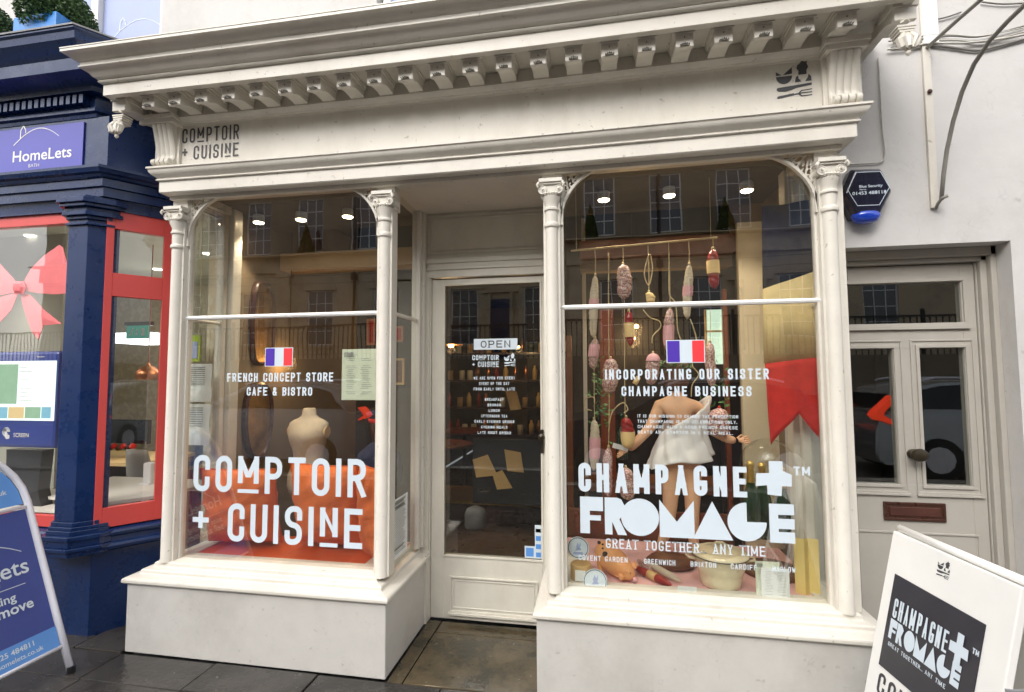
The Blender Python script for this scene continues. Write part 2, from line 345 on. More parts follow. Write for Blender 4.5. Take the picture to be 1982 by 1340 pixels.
# ---------------------------------------------------------------- lettering
G = {
 'A': ["0,0 .5,1 1,0", ".2,.28 .8,.28"], 'B': ["0,0 0,1", "0,1 1,1r 1,.54r 0,.54", "0,.5 1,.5r 1,0r 0,0"], 'C': ["1,.7 1,1r 0,1r 0,0r 1,0r 1,.3"],
 'D': ["0,0 0,1", "0,1 1,1r 1,0r 0,0"], 'E': ["1,1 0,1 0,0 1,0", "0,.52 .85,.52"], 'F': ["1,1 0,1 0,0", "0,.52 .85,.52"], 'G': ["1,.80 1,1r 0,1r 0,0r 1,0r 1,.40", "1,.40 .5,.40"],
 'H': ["0,0 0,1", "1,0 1,1", "0,.52 1,.52"], 'I': [".5,0 .5,1"], 'J': ["1,1 1,0r 0,0r 0,.3"], 'K': ["0,0 0,1", "1,1 .05,.42", ".35,.6 1,0"], 'L': ["0,1 0,0 1,0"],
 'M': ["0,0 0,1 .5,.15 1,1 1,0"], 'N': ["0,0 0,1 1,0 1,1"], 'O': ["O"], 'P': ["0,0 0,1", "0,1 1,1r 1,.46r 0,.46"], 'Q': ["O", ".6,.25 1.05,-.05"],
 'R': ["0,0 0,1", "0,1 1,1r 1,.5r 0,.5", ".5,.5 1,0"], 'S': ["1,.74 1,1r 0,1r 0,.52r 1,.5r 1,0r 0,0r 0,.26"], 'T': ["0,1 1,1", ".5,1 .5,0"], 'U': ["0,1 0,0r 1,0r 1,1"],
 'V': ["0,1 .5,0 1,1"], 'W': ["0,1 .22,0 .5,.85 .78,0 1,1"], 'X': ["0,0 1,1", "0,1 1,0"], 'Y': ["0,1 .5,.45 1,1", ".5,.45 .5,0"], 'Z': ["0,1 1,1 0,0 1,0"],
 '+': ["0,.45 1,.45", ".5,.12 .5,.8"], '&': ["1,0 .15,.85", ".15,.8 .15,1r .8,1r .8,.7 .3,.52", ".3,.55 0,.45r 0,0r .7,0r 1,.35"], '.': [".5,0 .5,.06"], '-': ["0,.5 1,.5"], ',': [".5,.06 .4,-.12"],
 '0': ["O"], '1': [".2,.8 .6,1 .6,0"], '2': ["0,.75 0,1r 1,1r 1,.55 0,0 1,0"], '3': ["0,1 1,1r 1,.53r .3,.53", ".6,.53 1,.5r 1,0r 0,0"], '4': [".8,0 .8,1 0,.28 1.05,.28"],
 '5': ["1,1 0,1 0,.56 1,.56r 1,0r 0,0"], '6': ["1,1 0,1r 0,0r .5,0", ".5,0 1,0r 1,.52r 0,.52"], '7': ["0,1 1,1 .35,0"], '8': ["O", "0,.52 1,.52"], '9': ["0,0 1,0r 1,1r 0,1r 0,.48r 1,.48"], ':': [".5,.1 .5,.16", ".5,.6 .5,.66"], "'": [".5,1 .5,.8"],
}
def rounded(pts, r, closed=False):
    out = []; n = len(pts)
    for i, (p, flag) in enumerate(pts):
        if not flag or (not closed and i in (0, n - 1)): out.append(Vector(p)); continue
        a = Vector(pts[i - 1][0]); b = Vector(pts[(i + 1) % n][0]); p = Vector(p)
        ra = min(r, (a - p).length * .5, (b - p).length * .5); u = (a - p).normalized() * ra; v = (b - p).normalized() * ra
        for k in range(5):
            t = k / 4 * PI / 2; out.append(p + u * (1 - math.sin(t)) + v * (1 - math.cos(t)))
    return out
def stroke_text(mb, text, w, h, t, gap, f, serif=False, under='', jitter=0):
    """condensed capitals from strokes; f(a, b, d) maps letter plane to space; returns advance width"""
    x = 0; n = 0
    for ci, ch in enumerate(text):
        if ch == ' ': x += w * .62 + gap; continue
        base = 0; hh = h
        narrow = ch in "I.,:'1"
        ww = t if narrow else w * (1.25 if ch in 'MW' else 1)
        if under and ci in under: base = h * .26; hh = h * .74
        iw, ih = ww - t, hh - t
        def T(p): return Vector((x + t / 2 + (p[0] if not narrow else .5) * iw, base + t / 2 + p[1] * ih))
        if ch not in G: x += ww + gap; continue
        for st in G[ch]:
            if st == 'O':
                pts = rounded([(T((0, 0)), 1), (T((1, 0)), 1), (T((1, 1)), 1), (T((0, 1)), 1)], w * .42, True); closed = True
            else:
                q = []
                for tok in st.split():
                    fl = tok.endswith('r'); a, b = tok.rstrip('r').split(','); q.append((T((float(a), float(b))), fl))
                pts = rounded(q, w * .42); closed = False
            pts2 = [pts[0]]
            for p in pts[1:]:
                if (p - pts2[-1]).length > 1e-5: pts2.append(p)
            pts = pts2; m = len(pts); Lf = []; Rt = []
            for i in range(m):
                d1 = (pts[i] - pts[i - 1]).normalized() if (i > 0 or closed) else (pts[1] - pts[0]).normalized()
                d2 = (pts[(i + 1) % m] - pts[i]).normalized() if (i < m - 1 or closed) else d1
                n1 = Vector((-d1.y, d1.x)); n2 = Vector((-d2.y, d2.x)); den = 1 + n1.dot(n2)
                o = (n1 + n2) / max(den, .35) * t / 2
                e = Vector((0, 0))
                if not closed and i == 0: e = -d2 * t / 2
                if not closed and i == m - 1: e = d1 * t / 2
                def cl(p): return Vector((p.x, min(max(p.y, base - .2 * h * (ch in ',Q')), base + hh)))
                Lf.append(cl(pts[i] + o + e)); Rt.append(cl(pts[i] - o + e))
            sharp = [i for i in range(1, m - 1) if not closed and (pts[i] - pts[i - 1]).normalized().dot((pts[i + 1] - pts[i]).normalized()) < -.15]
            n += 1; d = .00025 * (n % 4)
            if sharp:
                cuts = [0] + sharp + [m - 1]
                for ci_ in range(len(cuts) - 1):
                    seg = pts[cuts[ci_]:cuts[ci_ + 1] + 1]; a_ = seg[0]; b_ = seg[-1]
                    if len(seg) > 2: pass
                    dd = (b_ - a_).normalized(); nn = Vector((-dd.y, dd.x)) * t * .5
                    diag = abs(dd.x) > .02
                    hx = t * (.40 if t / ww > .26 else .47) / max(abs(dd.y), .3) if diag else t * .5
                    V = [(a_.x - hx, a_.y), (a_.x + hx, a_.y), (b_.x + hx, b_.y), (b_.x - hx, b_.y)]
                    # stretch to the full cap height so that ends are flat
                    lo_, hi_ = base, base + hh; V2 = []
                    for (vx, vy), (q, o_) in zip(V, ((a_, b_), (a_, b_), (b_, a_), (b_, a_))):
                        if abs(q.y - (base + t / 2)) < 1e-4: ny = lo_
                        elif abs(q.y - (base + hh - t / 2)) < 1e-4: ny = hi_
                        else: ny = q.y
                        V2.append((vx + (q.x - o_.x) / ((q.y - o_.y) or 1) * (ny - q.y) if abs(q.y - o_.y) > 1e-6 else vx, ny))
                    V2 = [(min(max(vx, x), x + ww), vy) for vx, vy in V2]
                    dq = d + .00012 * (ci_ + 1)
                    mb.add([f(p_[0], p_[1], dq) for p_ in V2], [(0, 1, 2, 3)])
                continue
            V = [f(p.x, p.y, d) for p in Lf] + [f(p.x, p.y, d) for p in Rt]
            F = [(i, (i + 1) % m, m + (i + 1) % m, m + i) for i in range(m if closed else m - 1)]
            mb.add(V, F)
            if serif and not closed:
                for e in (pts[0], pts[-1]):
                    for yy in (base + t * .35, base + hh - t * .35):
                        if abs(e.y - (yy)) < t * .7 and ch not in 'CGSOAE':
                            s2 = t * 1.25
                            mb.add([f(e.x - s2, yy - t * .3, .0012), f(e.x + s2, yy - t * .3, .0012), f(e.x + s2, yy + t * .3, .0012), f(e.x - s2, yy + t * .3, .0012)], [(0, 1, 2, 3)])
                if ch == 'A':
                    for ex in (x + t / 2, x + ww - t / 2):
                        s2 = t * 1.2; mb.add([f(ex - s2, 0, .0012), f(ex + s2, 0, .0012), f(ex + s2, t * .6, .0012), f(ex - s2, t * .6, .0012)], [(0, 1, 2, 3)])
        if under and ci in under:
            mb.add([f(x, 0, 0), f(x + ww, 0, 0), f(x + ww, h * .10, 0), f(x, h * .10, 0)], [(0, 1, 2, 3)])
        x += ww + gap
    return x - gap
def poly(mb, pts, f, d=0):
    mb.add([f(a, b, d) for a, b in pts], [tuple(range(len(pts)))])
def fill_text(mb, text, height, f, sx=1.0, align='L', bold=0.0):
    """lower-case lettering from Blender's own font, turned into mesh"""
    c = bpy.data.curves.new('t', 'FONT'); c.body = text; c.size = 1; c.resolution_u = 3; c.offset = bold
    o = bpy.data.objects.new('t', c); COL.objects.link(o)
    dg = bpy.context.evaluated_depsgraph_get(); me = o.evaluated_get(dg).to_mesh()
    V = [v.co.copy() for v in me.vertices]; F = [tuple(p.vertices) for p in me.polygons]
    o.evaluated_get(dg).to_mesh_clear(); bpy.data.objects.remove(o); bpy.data.curves.remove(c)
    if not V: return 0
    x0 = min(v.x for v in V); x1 = max(v.x for v in V); k = height / .72; wd = (x1 - x0) * k * sx
    ox = {'L': 0, 'C': -wd / 2, 'R': -wd}[align]
    mb.add([f((v.x - x0) * k * sx + ox, v.y * k, 0) for v in V], F); return wd
def logo(mb, f, s):
    """bowl, cook, knife and fork emblem in a box s wide"""
    def P(pts, d=0): poly(mb, [(a * s, b * s) for a, b in pts], f, d)
    P([(.0 + .225 - .225 * math.cos(t * PI / 12), .62 - .24 * math.sin(t * PI / 12)) for t in range(13)])
    P([(0, .66), (.16, .66), (.0, .78)]); P([(.19, .66), (.45, .68), (.45, .88)])
    P([(.62, .62), (.85, .62), (.85, .74), (.90, .84), (.86, .95), (.88, 1.03), (.80, 1.0), (.74, 1.08), (.68, .98), (.60, .92), (.58, .82), (.63, .74)])
    P([(.52, .40), (.70, .40), (.62, .52), (.62, .60), (.55, .56)]); P([(.80, .40), (.98, .40), (.97, .54), (.90, .62), (.88, .52)])
    P([(0, .22), (.06, .16), (.25, .14), (.42, .17), (.55, .22), (.98, .27), (.98, .34), (.03, .28)])
    P([(0, -.03), (.04, -.06), (.48, 0), (.48, .07), (.04, .02)]); P([(.48, .01), (.60, .02), (.68, -.06), (.98, -.05), (.98, -.02), (.70, -.02), (.66, .03), (.98, .04), (.98, .07), (.66, .07), (.70, .11), (.98, .13), (.98, .16), (.68, .14), (.60, .06), (.48, .05)])
def hill(mb, f, w):
    """thin hill line with a little tower, sign emblem"""
    n = 18; top = []; bot = []
    for i in range(n + 1):
        u = i / n; z = .30 * math.sin(PI * (u * .85 + .02)) * w; th = .022 * w * (1 - .5 * u)
        top.append((u * w, z + th)); bot.append((u * w, z))
    for i in range(n): poly(mb, [bot[i], bot[i + 1], top[i + 1], top[i]], f)
    for a, b in (((.15, .14), (.15, .30)), ((.26, .24), (.26, .31)), ((.15, .30), (.205, .38)), ((.205, .38), (.26, .30))):
        a = Vector(a) * w; b = Vector(b) * w; d = (b - a).normalized(); q = Vector((-d.y, d.x)) * .011 * w
        poly(mb, [tuple(a - q), tuple(b - q), tuple(b + q), tuple(a + q)], f, .0005)
def caps(mb, text, width, h, t, f, gf=.42, **k):
    """capitals fitted to an exact width"""
    a = 0; b = 0
    for i, ch in enumerate(text):
        if ch == ' ': a += .62 + gf; continue
        if ch in "I.,:'1": b += t
        else: a += 1.25 if ch in 'MW' else 1
        if i < len(text) - 1: a += gf
    w = (width - b) / a
    stroke_text(mb, text, w, h, t, gf * w, f, **k)

def line(par, mat, text, width, h, t, f, name='window_lettering', gf=.42, post=None, **k):
    mb = MB(); caps(mb, text, width, h, t, f, gf=gf, **k)
    if post: mb.map(post)
    return mb.build(name, mat, par)
# ---------------------------------------------------------------- ground
XA0, XA1 = -.077, 3.67
def sag(v):
    u = (v.x - XA0) * (XA1 - v.x) / (XA1 - XA0) ** 2
    return Vector((v.x, v.y, v.z - .014 * 4 * max(0, u)))
g = MB(); g.add([(-60, -60, -.42), (60, -60, -.42), (60, 60, -.42), (-60, 60, -.42)], [(0, 1, 2, 3)])
struct(g, 'ground', M['asphalt'])
pav = struct(MB().box(-9, 12, -4.2, .34, -.2, -.052), 'pavement', M['asphalt'])
random.seed(3)
def slab(x0, x1, y0, y1, mat=None, par=None, z=0.0, name='paving_slab'):
    e = .0035; mb = MB(); dz = random.uniform(-.003, .002)
    mb.box(x0 + e, x1 - e, y0 + e, y1 - e, -.05, z + dz)
    return mb.build(name, mat or M['slab'], par or pav, bevel=.004)
xs = [-4.2, -3.4, -2.7, -1.95, -1.35, -.68, -.10, .48, 1.06, 1.70, 2.30, 2.95, 3.5, 4.2, 5.0]
for i in range(len(xs) - 1): slab(xs[i], xs[i + 1], -.34, -.112)
ys = [-.34, -1.05, -1.8, -2.6, -3.4, -4.15]
for j in range(len(ys) - 1):
    o = .33 * (j % 2) + .28
    for i in range(len(xs) - 1): slab(xs[i] - o + .3 * (j == 0), xs[i + 1] - o + .3 * (j == 0), ys[j + 1], ys[j])
for a, b, c, d in ((-1.6, -.95, -.112, .02), (-.95, -.42, -.112, .02), (-.42, -.112, -.112, .33)): slab(a, b, c, d)
for a, b, c, d in ((3.62, 4.12, -.112, .34), (4.12, 5.0, -.112, .34)): slab(a, b, c, d)
k = MB().box(-9, 12, -4.42, -4.2, -.3, -.01); struct(k, 'kerb', M['kerbm'], bevel=.02)
struct(MB().box(-30, 30, -10.9, -4.42, -.3, -.12), 'road', M['asphalt'])
# threshold of the recess
stp = struct(MB().box(1.415, 2.165, -.112, .56, -.2, -.052), 'threshold', M['kerbm'])
for a, b, c, d in ((1.415, 1.50, -.112, .505), (1.50, 2.165, -.112, .37), (1.50, 2.165, .37, .505)): slab(a, b, c, d, M['step'], stp, -.002)

# ---------------------------------------------------------------- the cream shopfront
SF = empty('shopfront', (1.8, 0, 0), 'cream painted cafe shopfront with two bay windows, recessed door and toothed cornice', 'shopfront')
C = M['cream']
def part(mb, name, mat=C, par=None, **k): return mb.build(name, mat, par or SF, **k)
XL, XR = 0.0, 3.565; YW = .349; YD = .507
# stall risers
r = MB()
r.add([(-.10, .34, 0), (-.10, -.10, 0), (1.408, -.10, 0), (1.408, YD, 0), (-.10, .34, .385), (-.10, -.10, .385), (1.408, -.10, .385), (1.408, YD, .385)],
      [(0, 1, 5, 4), (1, 2, 6, 5), (2, 3, 7, 6), (3, 0, 4, 7), (4, 5, 6, 7)])
part(r, 'stall_riser', M['riser'], bevel=.006)
r = MB()
r.add([(2.158, YD, 0), (2.158, -.10, 0), (3.665, -.10, 0), (3.665, .34, 0), (2.158, YD, .372), (2.158, -.10, .372), (3.665, -.10, .372), (3.665, .34, .372)],
      [(0, 1, 5, 4), (1, 2, 6, 5), (2, 3, 7, 6), (3, 0, 4, 7), (4, 5, 6, 7)])
part(r, 'stall_riser', M['riser'], bevel=.006)
part(MB().box(1.408, 1.42, .44, YD, 0, .40), 'corner_batten')
# sills
def sillprof(z): return [(-.12, z + .064), (-.045, z + .060), (.010, z + .052), (.016, z + .048), (.018, z + .032), (.024, z + .029), (.054, z + .026), (.060, z + .020), (.061, z + .006), (.068, z + .002), (.108, z - .003), (.117, z - .008), (.120, z - .014), (.120, z - .026), (.112, z - .034), (.096, z - .036), (-.12, z - .036)]
part(MB().sweep([(0, .34), (0, 0), (1.304, 0), (1.304, YD - .001)], sillprof(.396)), 'window_sill', M['white'] if 0 else C, bevel=.002)
part(MB().sweep([(2.262, YD - .001), (2.262, 0), (3.565, 0), (3.565, .34)], sillprof(.384)), 'window_sill', C, bevel=.002)

def colonnette(xc, z0, z1, half=.042, y=0.0, tall=.0):
    """half-round shaft with square back, base and ring mouldings"""
    m = MB(); rr = half * .74
    m.box(xc - half, xc + half, y + .004, y + .075, z0, z1)
    m.lathe([(rr * 1.12, z0), (rr * 1.12, z0 + .012), (rr, z0 + .02), (rr, 2.232), (rr * 1.22, 2.238), (rr * 1.28, 2.247), (rr * 1.22, 2.256), (rr * 1.03, 2.262), (rr * 1.03, 2.318), (rr * 1.25, 2.323), (rr * 1.25, 2.332), (rr * 1.08, 2.338),
             (rr * 1.1, 2.358), (rr * 1.45, 2.382), (rr * 1.5, 2.392)], (xc, y + .006, 0), 16)
    return m
def volute(m, x, y, z, r, sgn, th=.012):
    """scroll: spiral tube on a disc"""
    m.lathe([(r * 1.02, -.004), (r * 1.02, .010)], (x, y, z), 14, axis='y')
    pts = []
    for k in range(22):
        t = k / 21; a = -PI / 2 + sgn * t * 3.6 * PI; q = r * (1.12 - .92 * t); pts.append((x + q * math.cos(a), y - .006, z + q * math.sin(a)))
    m.tube(pts, r * .13, 5); m.lathe([(r * .22, -.018), (r * .18, -.005)], (x, y, z), 8, axis='y')
def capital(xc, z=2.392, y=0.0, w=.047):
    m = MB()
    m.box(xc - w * .75, xc + w * .75, y - .028, y + .06, z + .002, z + .058)
    m.box(xc - w * 1.25, xc + w * 1.25, y - .046, y + .07, z + .068, z + .086)
    m.box(xc - w * 1.12, xc + w * 1.12, y - .038, y + .07, z + .058, z + .068)
    for s in (-1, 1):
        volute(m, xc + s * w * .86, y - .030, z + .032, .0215, s)
        m.lathe([(.0215, -.036), (.017, -.015), (.017, .03), (.0215, .06)], (xc + s * w * .86, y, z + .030), 12, axis='y')
        m.tube([(xc + s * w * 1.18, y - .04, z + .052), (xc + s * w * 1.32, y - .048, z + .060), (xc + s * w * 1.42, y - .050, z + .050), (xc + s * w * 1.34, y - .048, z + .038)], [.007, .009, .008, .004], 6)
    for k in range(5): m.lathe([(.004, -.010), (.010, 0), (.004, .01)], (xc + (k - 2) * .014, y - .032, z + .012), 6)
    return m
def pilaster(xc, z0, wide):
    p = colonnette(xc, z0, 2.395); c = part(p, 'pilaster', auto=35)
    part(capital(xc), 'capital', C, c, auto=35); return c
PC = [(.040, .447), (1.333, .447), (2.2375, .434), (3.528, .434)]
for x, z in PC: pilaster(x, z, 0)
for x, z in PC: part(MB().box(x - .050, x + .050, .012, .09, 2.395, 2.55), 'pilaster_block')
part(MB().box(3.571, 3.598, .02, .10, .43, 2.52), 'edge_strip', bevel=.004)
# window linings: slim frames round each pane
ZT = 1.831
def bay(x0, x1, zg, side):
    f = MB(); f.box(x0 - .004, x0 + .014, .034, .07, zg, 2.56); f.box(x1 - .014, x1 + .004, .034, .07, zg, 2.56); f.box(x0, x1, .03, .07, zg - .012, zg + .004)
    part(f, 'window_frame', bevel=.002)
    part(MB().tube([(x0, .042, ZT), (x1, .042, ZT)], .0125, 8), 'transom_bar', M['white'], auto=40)
    g = MB().box(x0 + .002, x1 - .002, .050, .054, zg, ZT - .004); part(g, 'window_pane', M['glassold'])
    g = MB().box(x0 + .002, x1 - .002, .050, .054, ZT + .004, 2.56); part(g, 'window_pane', M['glassold'])
bay(.082, 1.290, .444, 1); bay(2.281, 3.489, .434, 1)
# the inner return of the left bay (next to the door) and the outer returns
def ret(x, y0, y1, zg, nm='window_pane'):
    part(MB().box(x - .002, x + .002, y0, y1, zg, ZT - .004), nm, M['glassold']); part(MB().box(x - .002, x + .002, y0, y1, ZT + .004, 2.56), nm, M['glassold'])
    part(MB().tube([(x, y0 - .01, ZT), (x, y1 + .01, ZT)], .0115, 8), 'transom_bar', M['cream'], auto=40)
ret(1.352, .07, .42, .444); ret(2.215, .07, .42, .434); ret(.045, .07, .33, .444); ret(3.54, .07, .33, .434)
part(MB().box(1.322, 1.378, .42, .455, .44, 2.54).box(1.335, 1.392, .455, .505, .44, 2.54), 'corner_post', bevel=.006)
part(MB().box(2.19, 2.25, .42, .505, .43, 2.54), 'corner_post', bevel=.006)
for xx in (.012, 3.50):
    part(MB().box(xx, xx + .055, .33, .37, .44, 2.6).box(xx + .012, xx + .09 if xx < 1 else xx - .03, .37, .45, .44, 2.6), 'corner_post', M['cream'], bevel=.006)
# pierced spandrel brackets in the upper corners
def spandrel(x, s, zt=2.545, w=.27, h=.29):
    m = MB(); y0, y1 = .018, .040; n = 14; E = []
    for k in range(n + 1):
        t = k / n * PI / 2; E.append((x + s * w * (1 - math.cos(t)), zt - h * (1 - math.sin(t))))
    inn = [(a - s * .012 * math.sin(0), b + .0) for a, b in E]
    for k in range(n):
        a, b = Vector(E[k]), Vector(E[k + 1]); d = (b - a).normalized(); nn = Vector((-d.y, d.x)) * s * .013
        m.prism([tuple(a), tuple(b), tuple(b + nn), tuple(a + nn)], lambda p, q, dd: (p, dd, q), y0, y1)
    m.box(x, x + s * .008, y0, y1, zt - h, zt)
    rnd = random.Random(5)
    for k in range(150):
        u, v = rnd.random(), rnd.random(); px, pz = u * w * .95, v * h * .95
        # inside between corner and curve
        if ((w - px) / w) ** 2 + ((h - pz) / h) ** 2 < 1.06: continue
        rad = .007 + .006 * rnd.random(); st = rnd.random() * 6
        pts = [(x + s * px + rad * math.cos(st + i * .8), .029, zt - pz + rad * math.sin(st + i * .8)) for i in range(6)]
        m.tube(pts, .0045, 5)
    for k in range(1, n):
        if k % 2: a = E[k]; m.tube([(a[0], .029, a[1]), (x + s * .01 + (a[0] - x) * .35, .029, zt - (zt - a[1]) * .25)], .0045, 4)
    return part(m, 'spandrel_bracket', C)
spandrel(.086, 1); spandrel(1.286, -1); spandrel(2.285, 1); spandrel(3.485, -1, w=.3, h=.3)

# ---- entablature
def ent(mb, name, mat=C, par=None, **k): return part(mb.map(sag), name, mat, par, **k)
ARP = [(XL + .035, .345), (XL + .035, 0), (XR - .005, 0), (XR - .005, .345)]
lint = [(-.10, 2.552), (-.10, 2.60), (.012, 2.60), (.012, 2.530), (-.012, 2.530), (-.012, 2.538), (-.035, 2.538), (-.035, 2.545), (-.06, 2.545), (-.06, 2.552)]
ent(MB().sweep([(XL, .345), (XL, 0), (XR + .01, 0), (XR + .01, .345)], lint, 12), 'lintel_beam')
arc = [(-.02, 2.700), (.100, 2.694), (.113, 2.690), (.113, 2.680), (.106, 2.676), (.104, 2.664), (.094, 2.650), (.078, 2.640), (.073, 2.632), (.078, 2.628), (.078, 2.622), (.066, 2.618), (.066, 2.556), (.060, 2.550), (.016, 2.550), (.016, 2.560), (-.02, 2.560)]
ent(MB().sweep(ARP, arc, 12), 'architrave', auto=30)
ent(MB().box(XL + .03, XR, -.012, .05, 2.66, 3.0), 'fascia_board')
for _o in [bpy.data.objects['fascia_board']]: pass
bed = [(-.02, 2.968), (.016, 2.968), (.018, 2.976), (.028, 2.979), (.030, 2.984), (.044, 2.992), (.050, 3.000), (.054, 3.001), (.054, 3.010), (.048, 3.012), (.048, 3.070), (-.02, 3.070)]
ent(MB().sweep(ARP, bed, 12), 'bed_moulding', auto=30)
cor = [(-.1, 3.072), (.215, 3.072), (.219, 3.046), (.225, 3.043), (.256, 3.043), (.256, 3.098), (.254, 3.106), (.262, 3.107), (.271, 3.110), (.275, 3.116), (.271, 3.122), (.264, 3.124), (.280, 3.127), (.290, 3.134), (.304, 3.152), (.312, 3.162), (.320, 3.166), (.333, 3.167), (.333, 3.174), (.325, 3.175), (.328, 3.178), (.328, 3.194), (.334, 3.196), (.342, 3.200), (.352, 3.210), (.362, 3.218), (.374, 3.223), (.386, 3.224), (.386, 3.238), (.376, 3.242), (-.1, 3.300)]
ent(MB().sweep([(XL + .04, .345), (XL + .04, 0), (XR - .035, 0), (XR - .035, .345)], cor, 14), 'cornice', auto=28)
ent(MB().sweep([(XL + .04, .345), (XL + .04, 0), (XR - .035, 0), (XR - .035, .345)], [(-.1, 3.302), (.374, 3.244), (.388, 3.240), (.388, 3.246), (.374, 3.252), (-.1, 3.31)], 14), 'lead_flashing', M['cream'])
# modillions
def modillion_mb(w=.078, x=0, y=0, L=.152, h=1.0):
    m = MB()
    sp = [(0, 0), (0, -.062), (-.04, -.060), (-.08, -.063), (-.11, -.072), (-.128, -.084), (-.140, -.088), (-L, -.086), (-L, -.018), (-L, 0)]
    m.prism([(a, b * h) for a, b in sp], lambda a, b, d: (x + d, y + a, b), -w / 2, w / 2); return m
YF = -.049
def modillion(xc, first=[None]):
    zc = 3.070
    if first[0] is None:
        o = modillion_mb(x=xc, y=YF).map(lambda v: v + Vector((0, 0, zc))).build('modillion', C, SF, bevel=.002)
        c = MB().box(xc - .050, xc + .050, YF - .166, YF, zc - .012, zc + .001).box(xc - .045, xc + .045, YF - .160, YF, zc - .025, zc - .012)
        c.build('modillion_cap', C, o, bevel=.0015)
        l = MB(); yy = YF - .1525
        l.lathe([(.016, 0), (.011, -.006), (.003, -.009)], (xc, yy, zc - .084), 12, axis='y', a0=0, a1=PI)
        for q in range(5): l.lathe([(.004, 0), (.003, -.013), (.001, -.016)], (xc + (q - 2) * .009, yy, zc - .080 + .003 * (2 - abs(q - 2))), 6, axis='y')
        l.lathe([(.004, 0), (.002, -.006)], (xc, yy, zc - .042), 6, axis='y')
        l.build('carved_leaf', M['bracket'], o, kind='stuff'); first[0] = (o, xc); return o
    o, x0 = first[0]
    c = dupe(o, xc - x0, 0, sag(Vector((xc, 0, 0))).z - sag(Vector((x0, 0, 0))).z); c.parent = SF; return c
xm = [.018 + i * .1715 for i in range(21)] + [3.541]
xm = [.018 + i * (3.541 - .018) / 21 for i in range(22)]
for x in xm: modillion(x)
# end corbels with hanging leaves
def pendant(xc, y):
    m = modillion_mb(x=xc, y=YF if y < -.1 else .1, w=.085).map(lambda v: v + Vector((0, 0, 3.070))); yf = y
    m.box(xc - .05, xc + .05, yf - .012, yf + .10, 3.040, 3.070)
    o = m.build('end_corbel', C, SF, bevel=.002)
    l = MB()
    for q in range(4): l.box(xc - .036 + q * .004, xc + .036 - q * .004, yf - .010, yf + .05, 2.952 - q * .012, 2.960 - q * .012)
    for s in (-1, 0, 1):
        l.tube([(xc + s * .012, yf - .004, 2.915), (xc + s * .034, yf - .016, 2.885), (xc + s * .026, yf - .018, 2.858), (xc + s * .006, yf - .008, 2.845)], [.012, .017, .013, .004], 7)
    for s in (-.5, .5): l.tube([(xc + s * .03, yf - .01, 2.92), (xc + s * .05, yf - .026, 2.89), (xc + s * .02, yf - .024, 2.850)], [.008, .012, .004], 6)
    l.lathe([(.003, 0), (.010, .008), (.010, .016), (.002, .024)], (xc, yf - .01, 2.822), 8)
    l.lathe([(.020, 0), (.010, -.008)], (xc, yf - .002, 2.972), 10, axis='y', a0=0, a1=PI)
    l.build('pendant_leaf', C, o, auto=40)
pendant(-.175, -.195); pendant(3.765, -.195); pendant(-.16, .12)
# consoles at the ends of the fascia
def console(xc):
    m = MB(); m.box(xc - .082, xc + .082, -.030, .0, 2.70, 2.968); m.map(sag)
    o = m.build('console_bracket', C, SF, bevel=.003)
    sc = MB(); prof = []
    for k in range(25):
        t = k / 24; z = 2.958 - t * .250
        y = -.034 - .040 * (1 - t) ** 1.3 - .020 * math.exp(-((t - .86) / .09) ** 2) + .006 * math.sin(t * PI)
        prof.append((y, z))
    n = 25; nx = 24; V = []; F = []
    for y, z in prof:
        for i in range(nx + 1):
            u = i / nx; g = .007 * abs(math.sin(u * PI * 4)) ** .6
            V.append((xc - .062 + .124 * u, y - g, z))
    for j in range(n - 1):
        for i in range(nx): a = j * (nx + 1) + i; F.append((a, a + 1, a + nx + 2, a + nx + 1))
    sc.add(V, F)
    for s in (-1, 1): sc.prism([(p[0], p[1]) for p in prof] + [(0, prof[-1][1]), (0, prof[0][1])], lambda a, b, d: (xc + d, a, b), s * .062, s * .064)
    for s in (-1, -.33, .33, 1): sc.lathe([(.020, -.012), (.022, 0), (.020, .012)], (xc + s * .046, -.062, 2.735), 10, axis='x')
    sc.map(sag).build('scroll', C, o, auto=50)
    cp = MB().box(xc - .095, xc + .095, -.100, .0, 2.985, 3.008).box(xc - .088, xc + .088, -.090, .0, 2.960, 2.985); cp.map(sag).build('console_cap', C, o, bevel=.002)
console(-.024); console(3.592)
# scroll brackets on the outer returns, seen in profile
for xb, s in ((3.675, 1), (-.10, -1)):
    m = MB(); P = []
    for k in range(17): t = k / 16; P.append((xb + s * (.075 * (1 - t) ** .8 + .012 * math.sin(t * PI * 2)), 2.985 - .20 * t))
    m.prism([(xb - s * .004, 2.985)] + P + [(xb - s * .004, 2.785)], lambda a, b, d: (a, d, b), .10, .20)
    sp = [(xb + s * (.030 + .026 * (1 - t / 20) * math.cos(t * .55)), .096, 2.925 + .028 * (1 - t / 20) * math.sin(t * .55)) for t in range(18)]
    m.tube(sp, .004, 5); m.build('side_scroll', C, SF, auto=40)
# soffit of the recess, and window heads
ent(MB().box(1.30, 2.27, .02, .56, 2.538, 2.56), 'recess_soffit')
ent(MB().box(.05, 1.32, .10, .9, 2.60, 2.62), 'display_ceiling', M['tand']); ent(MB().box(2.25, 3.53, .10, .9, 2.60, 2.62), 'display_ceiling', M['tand'])
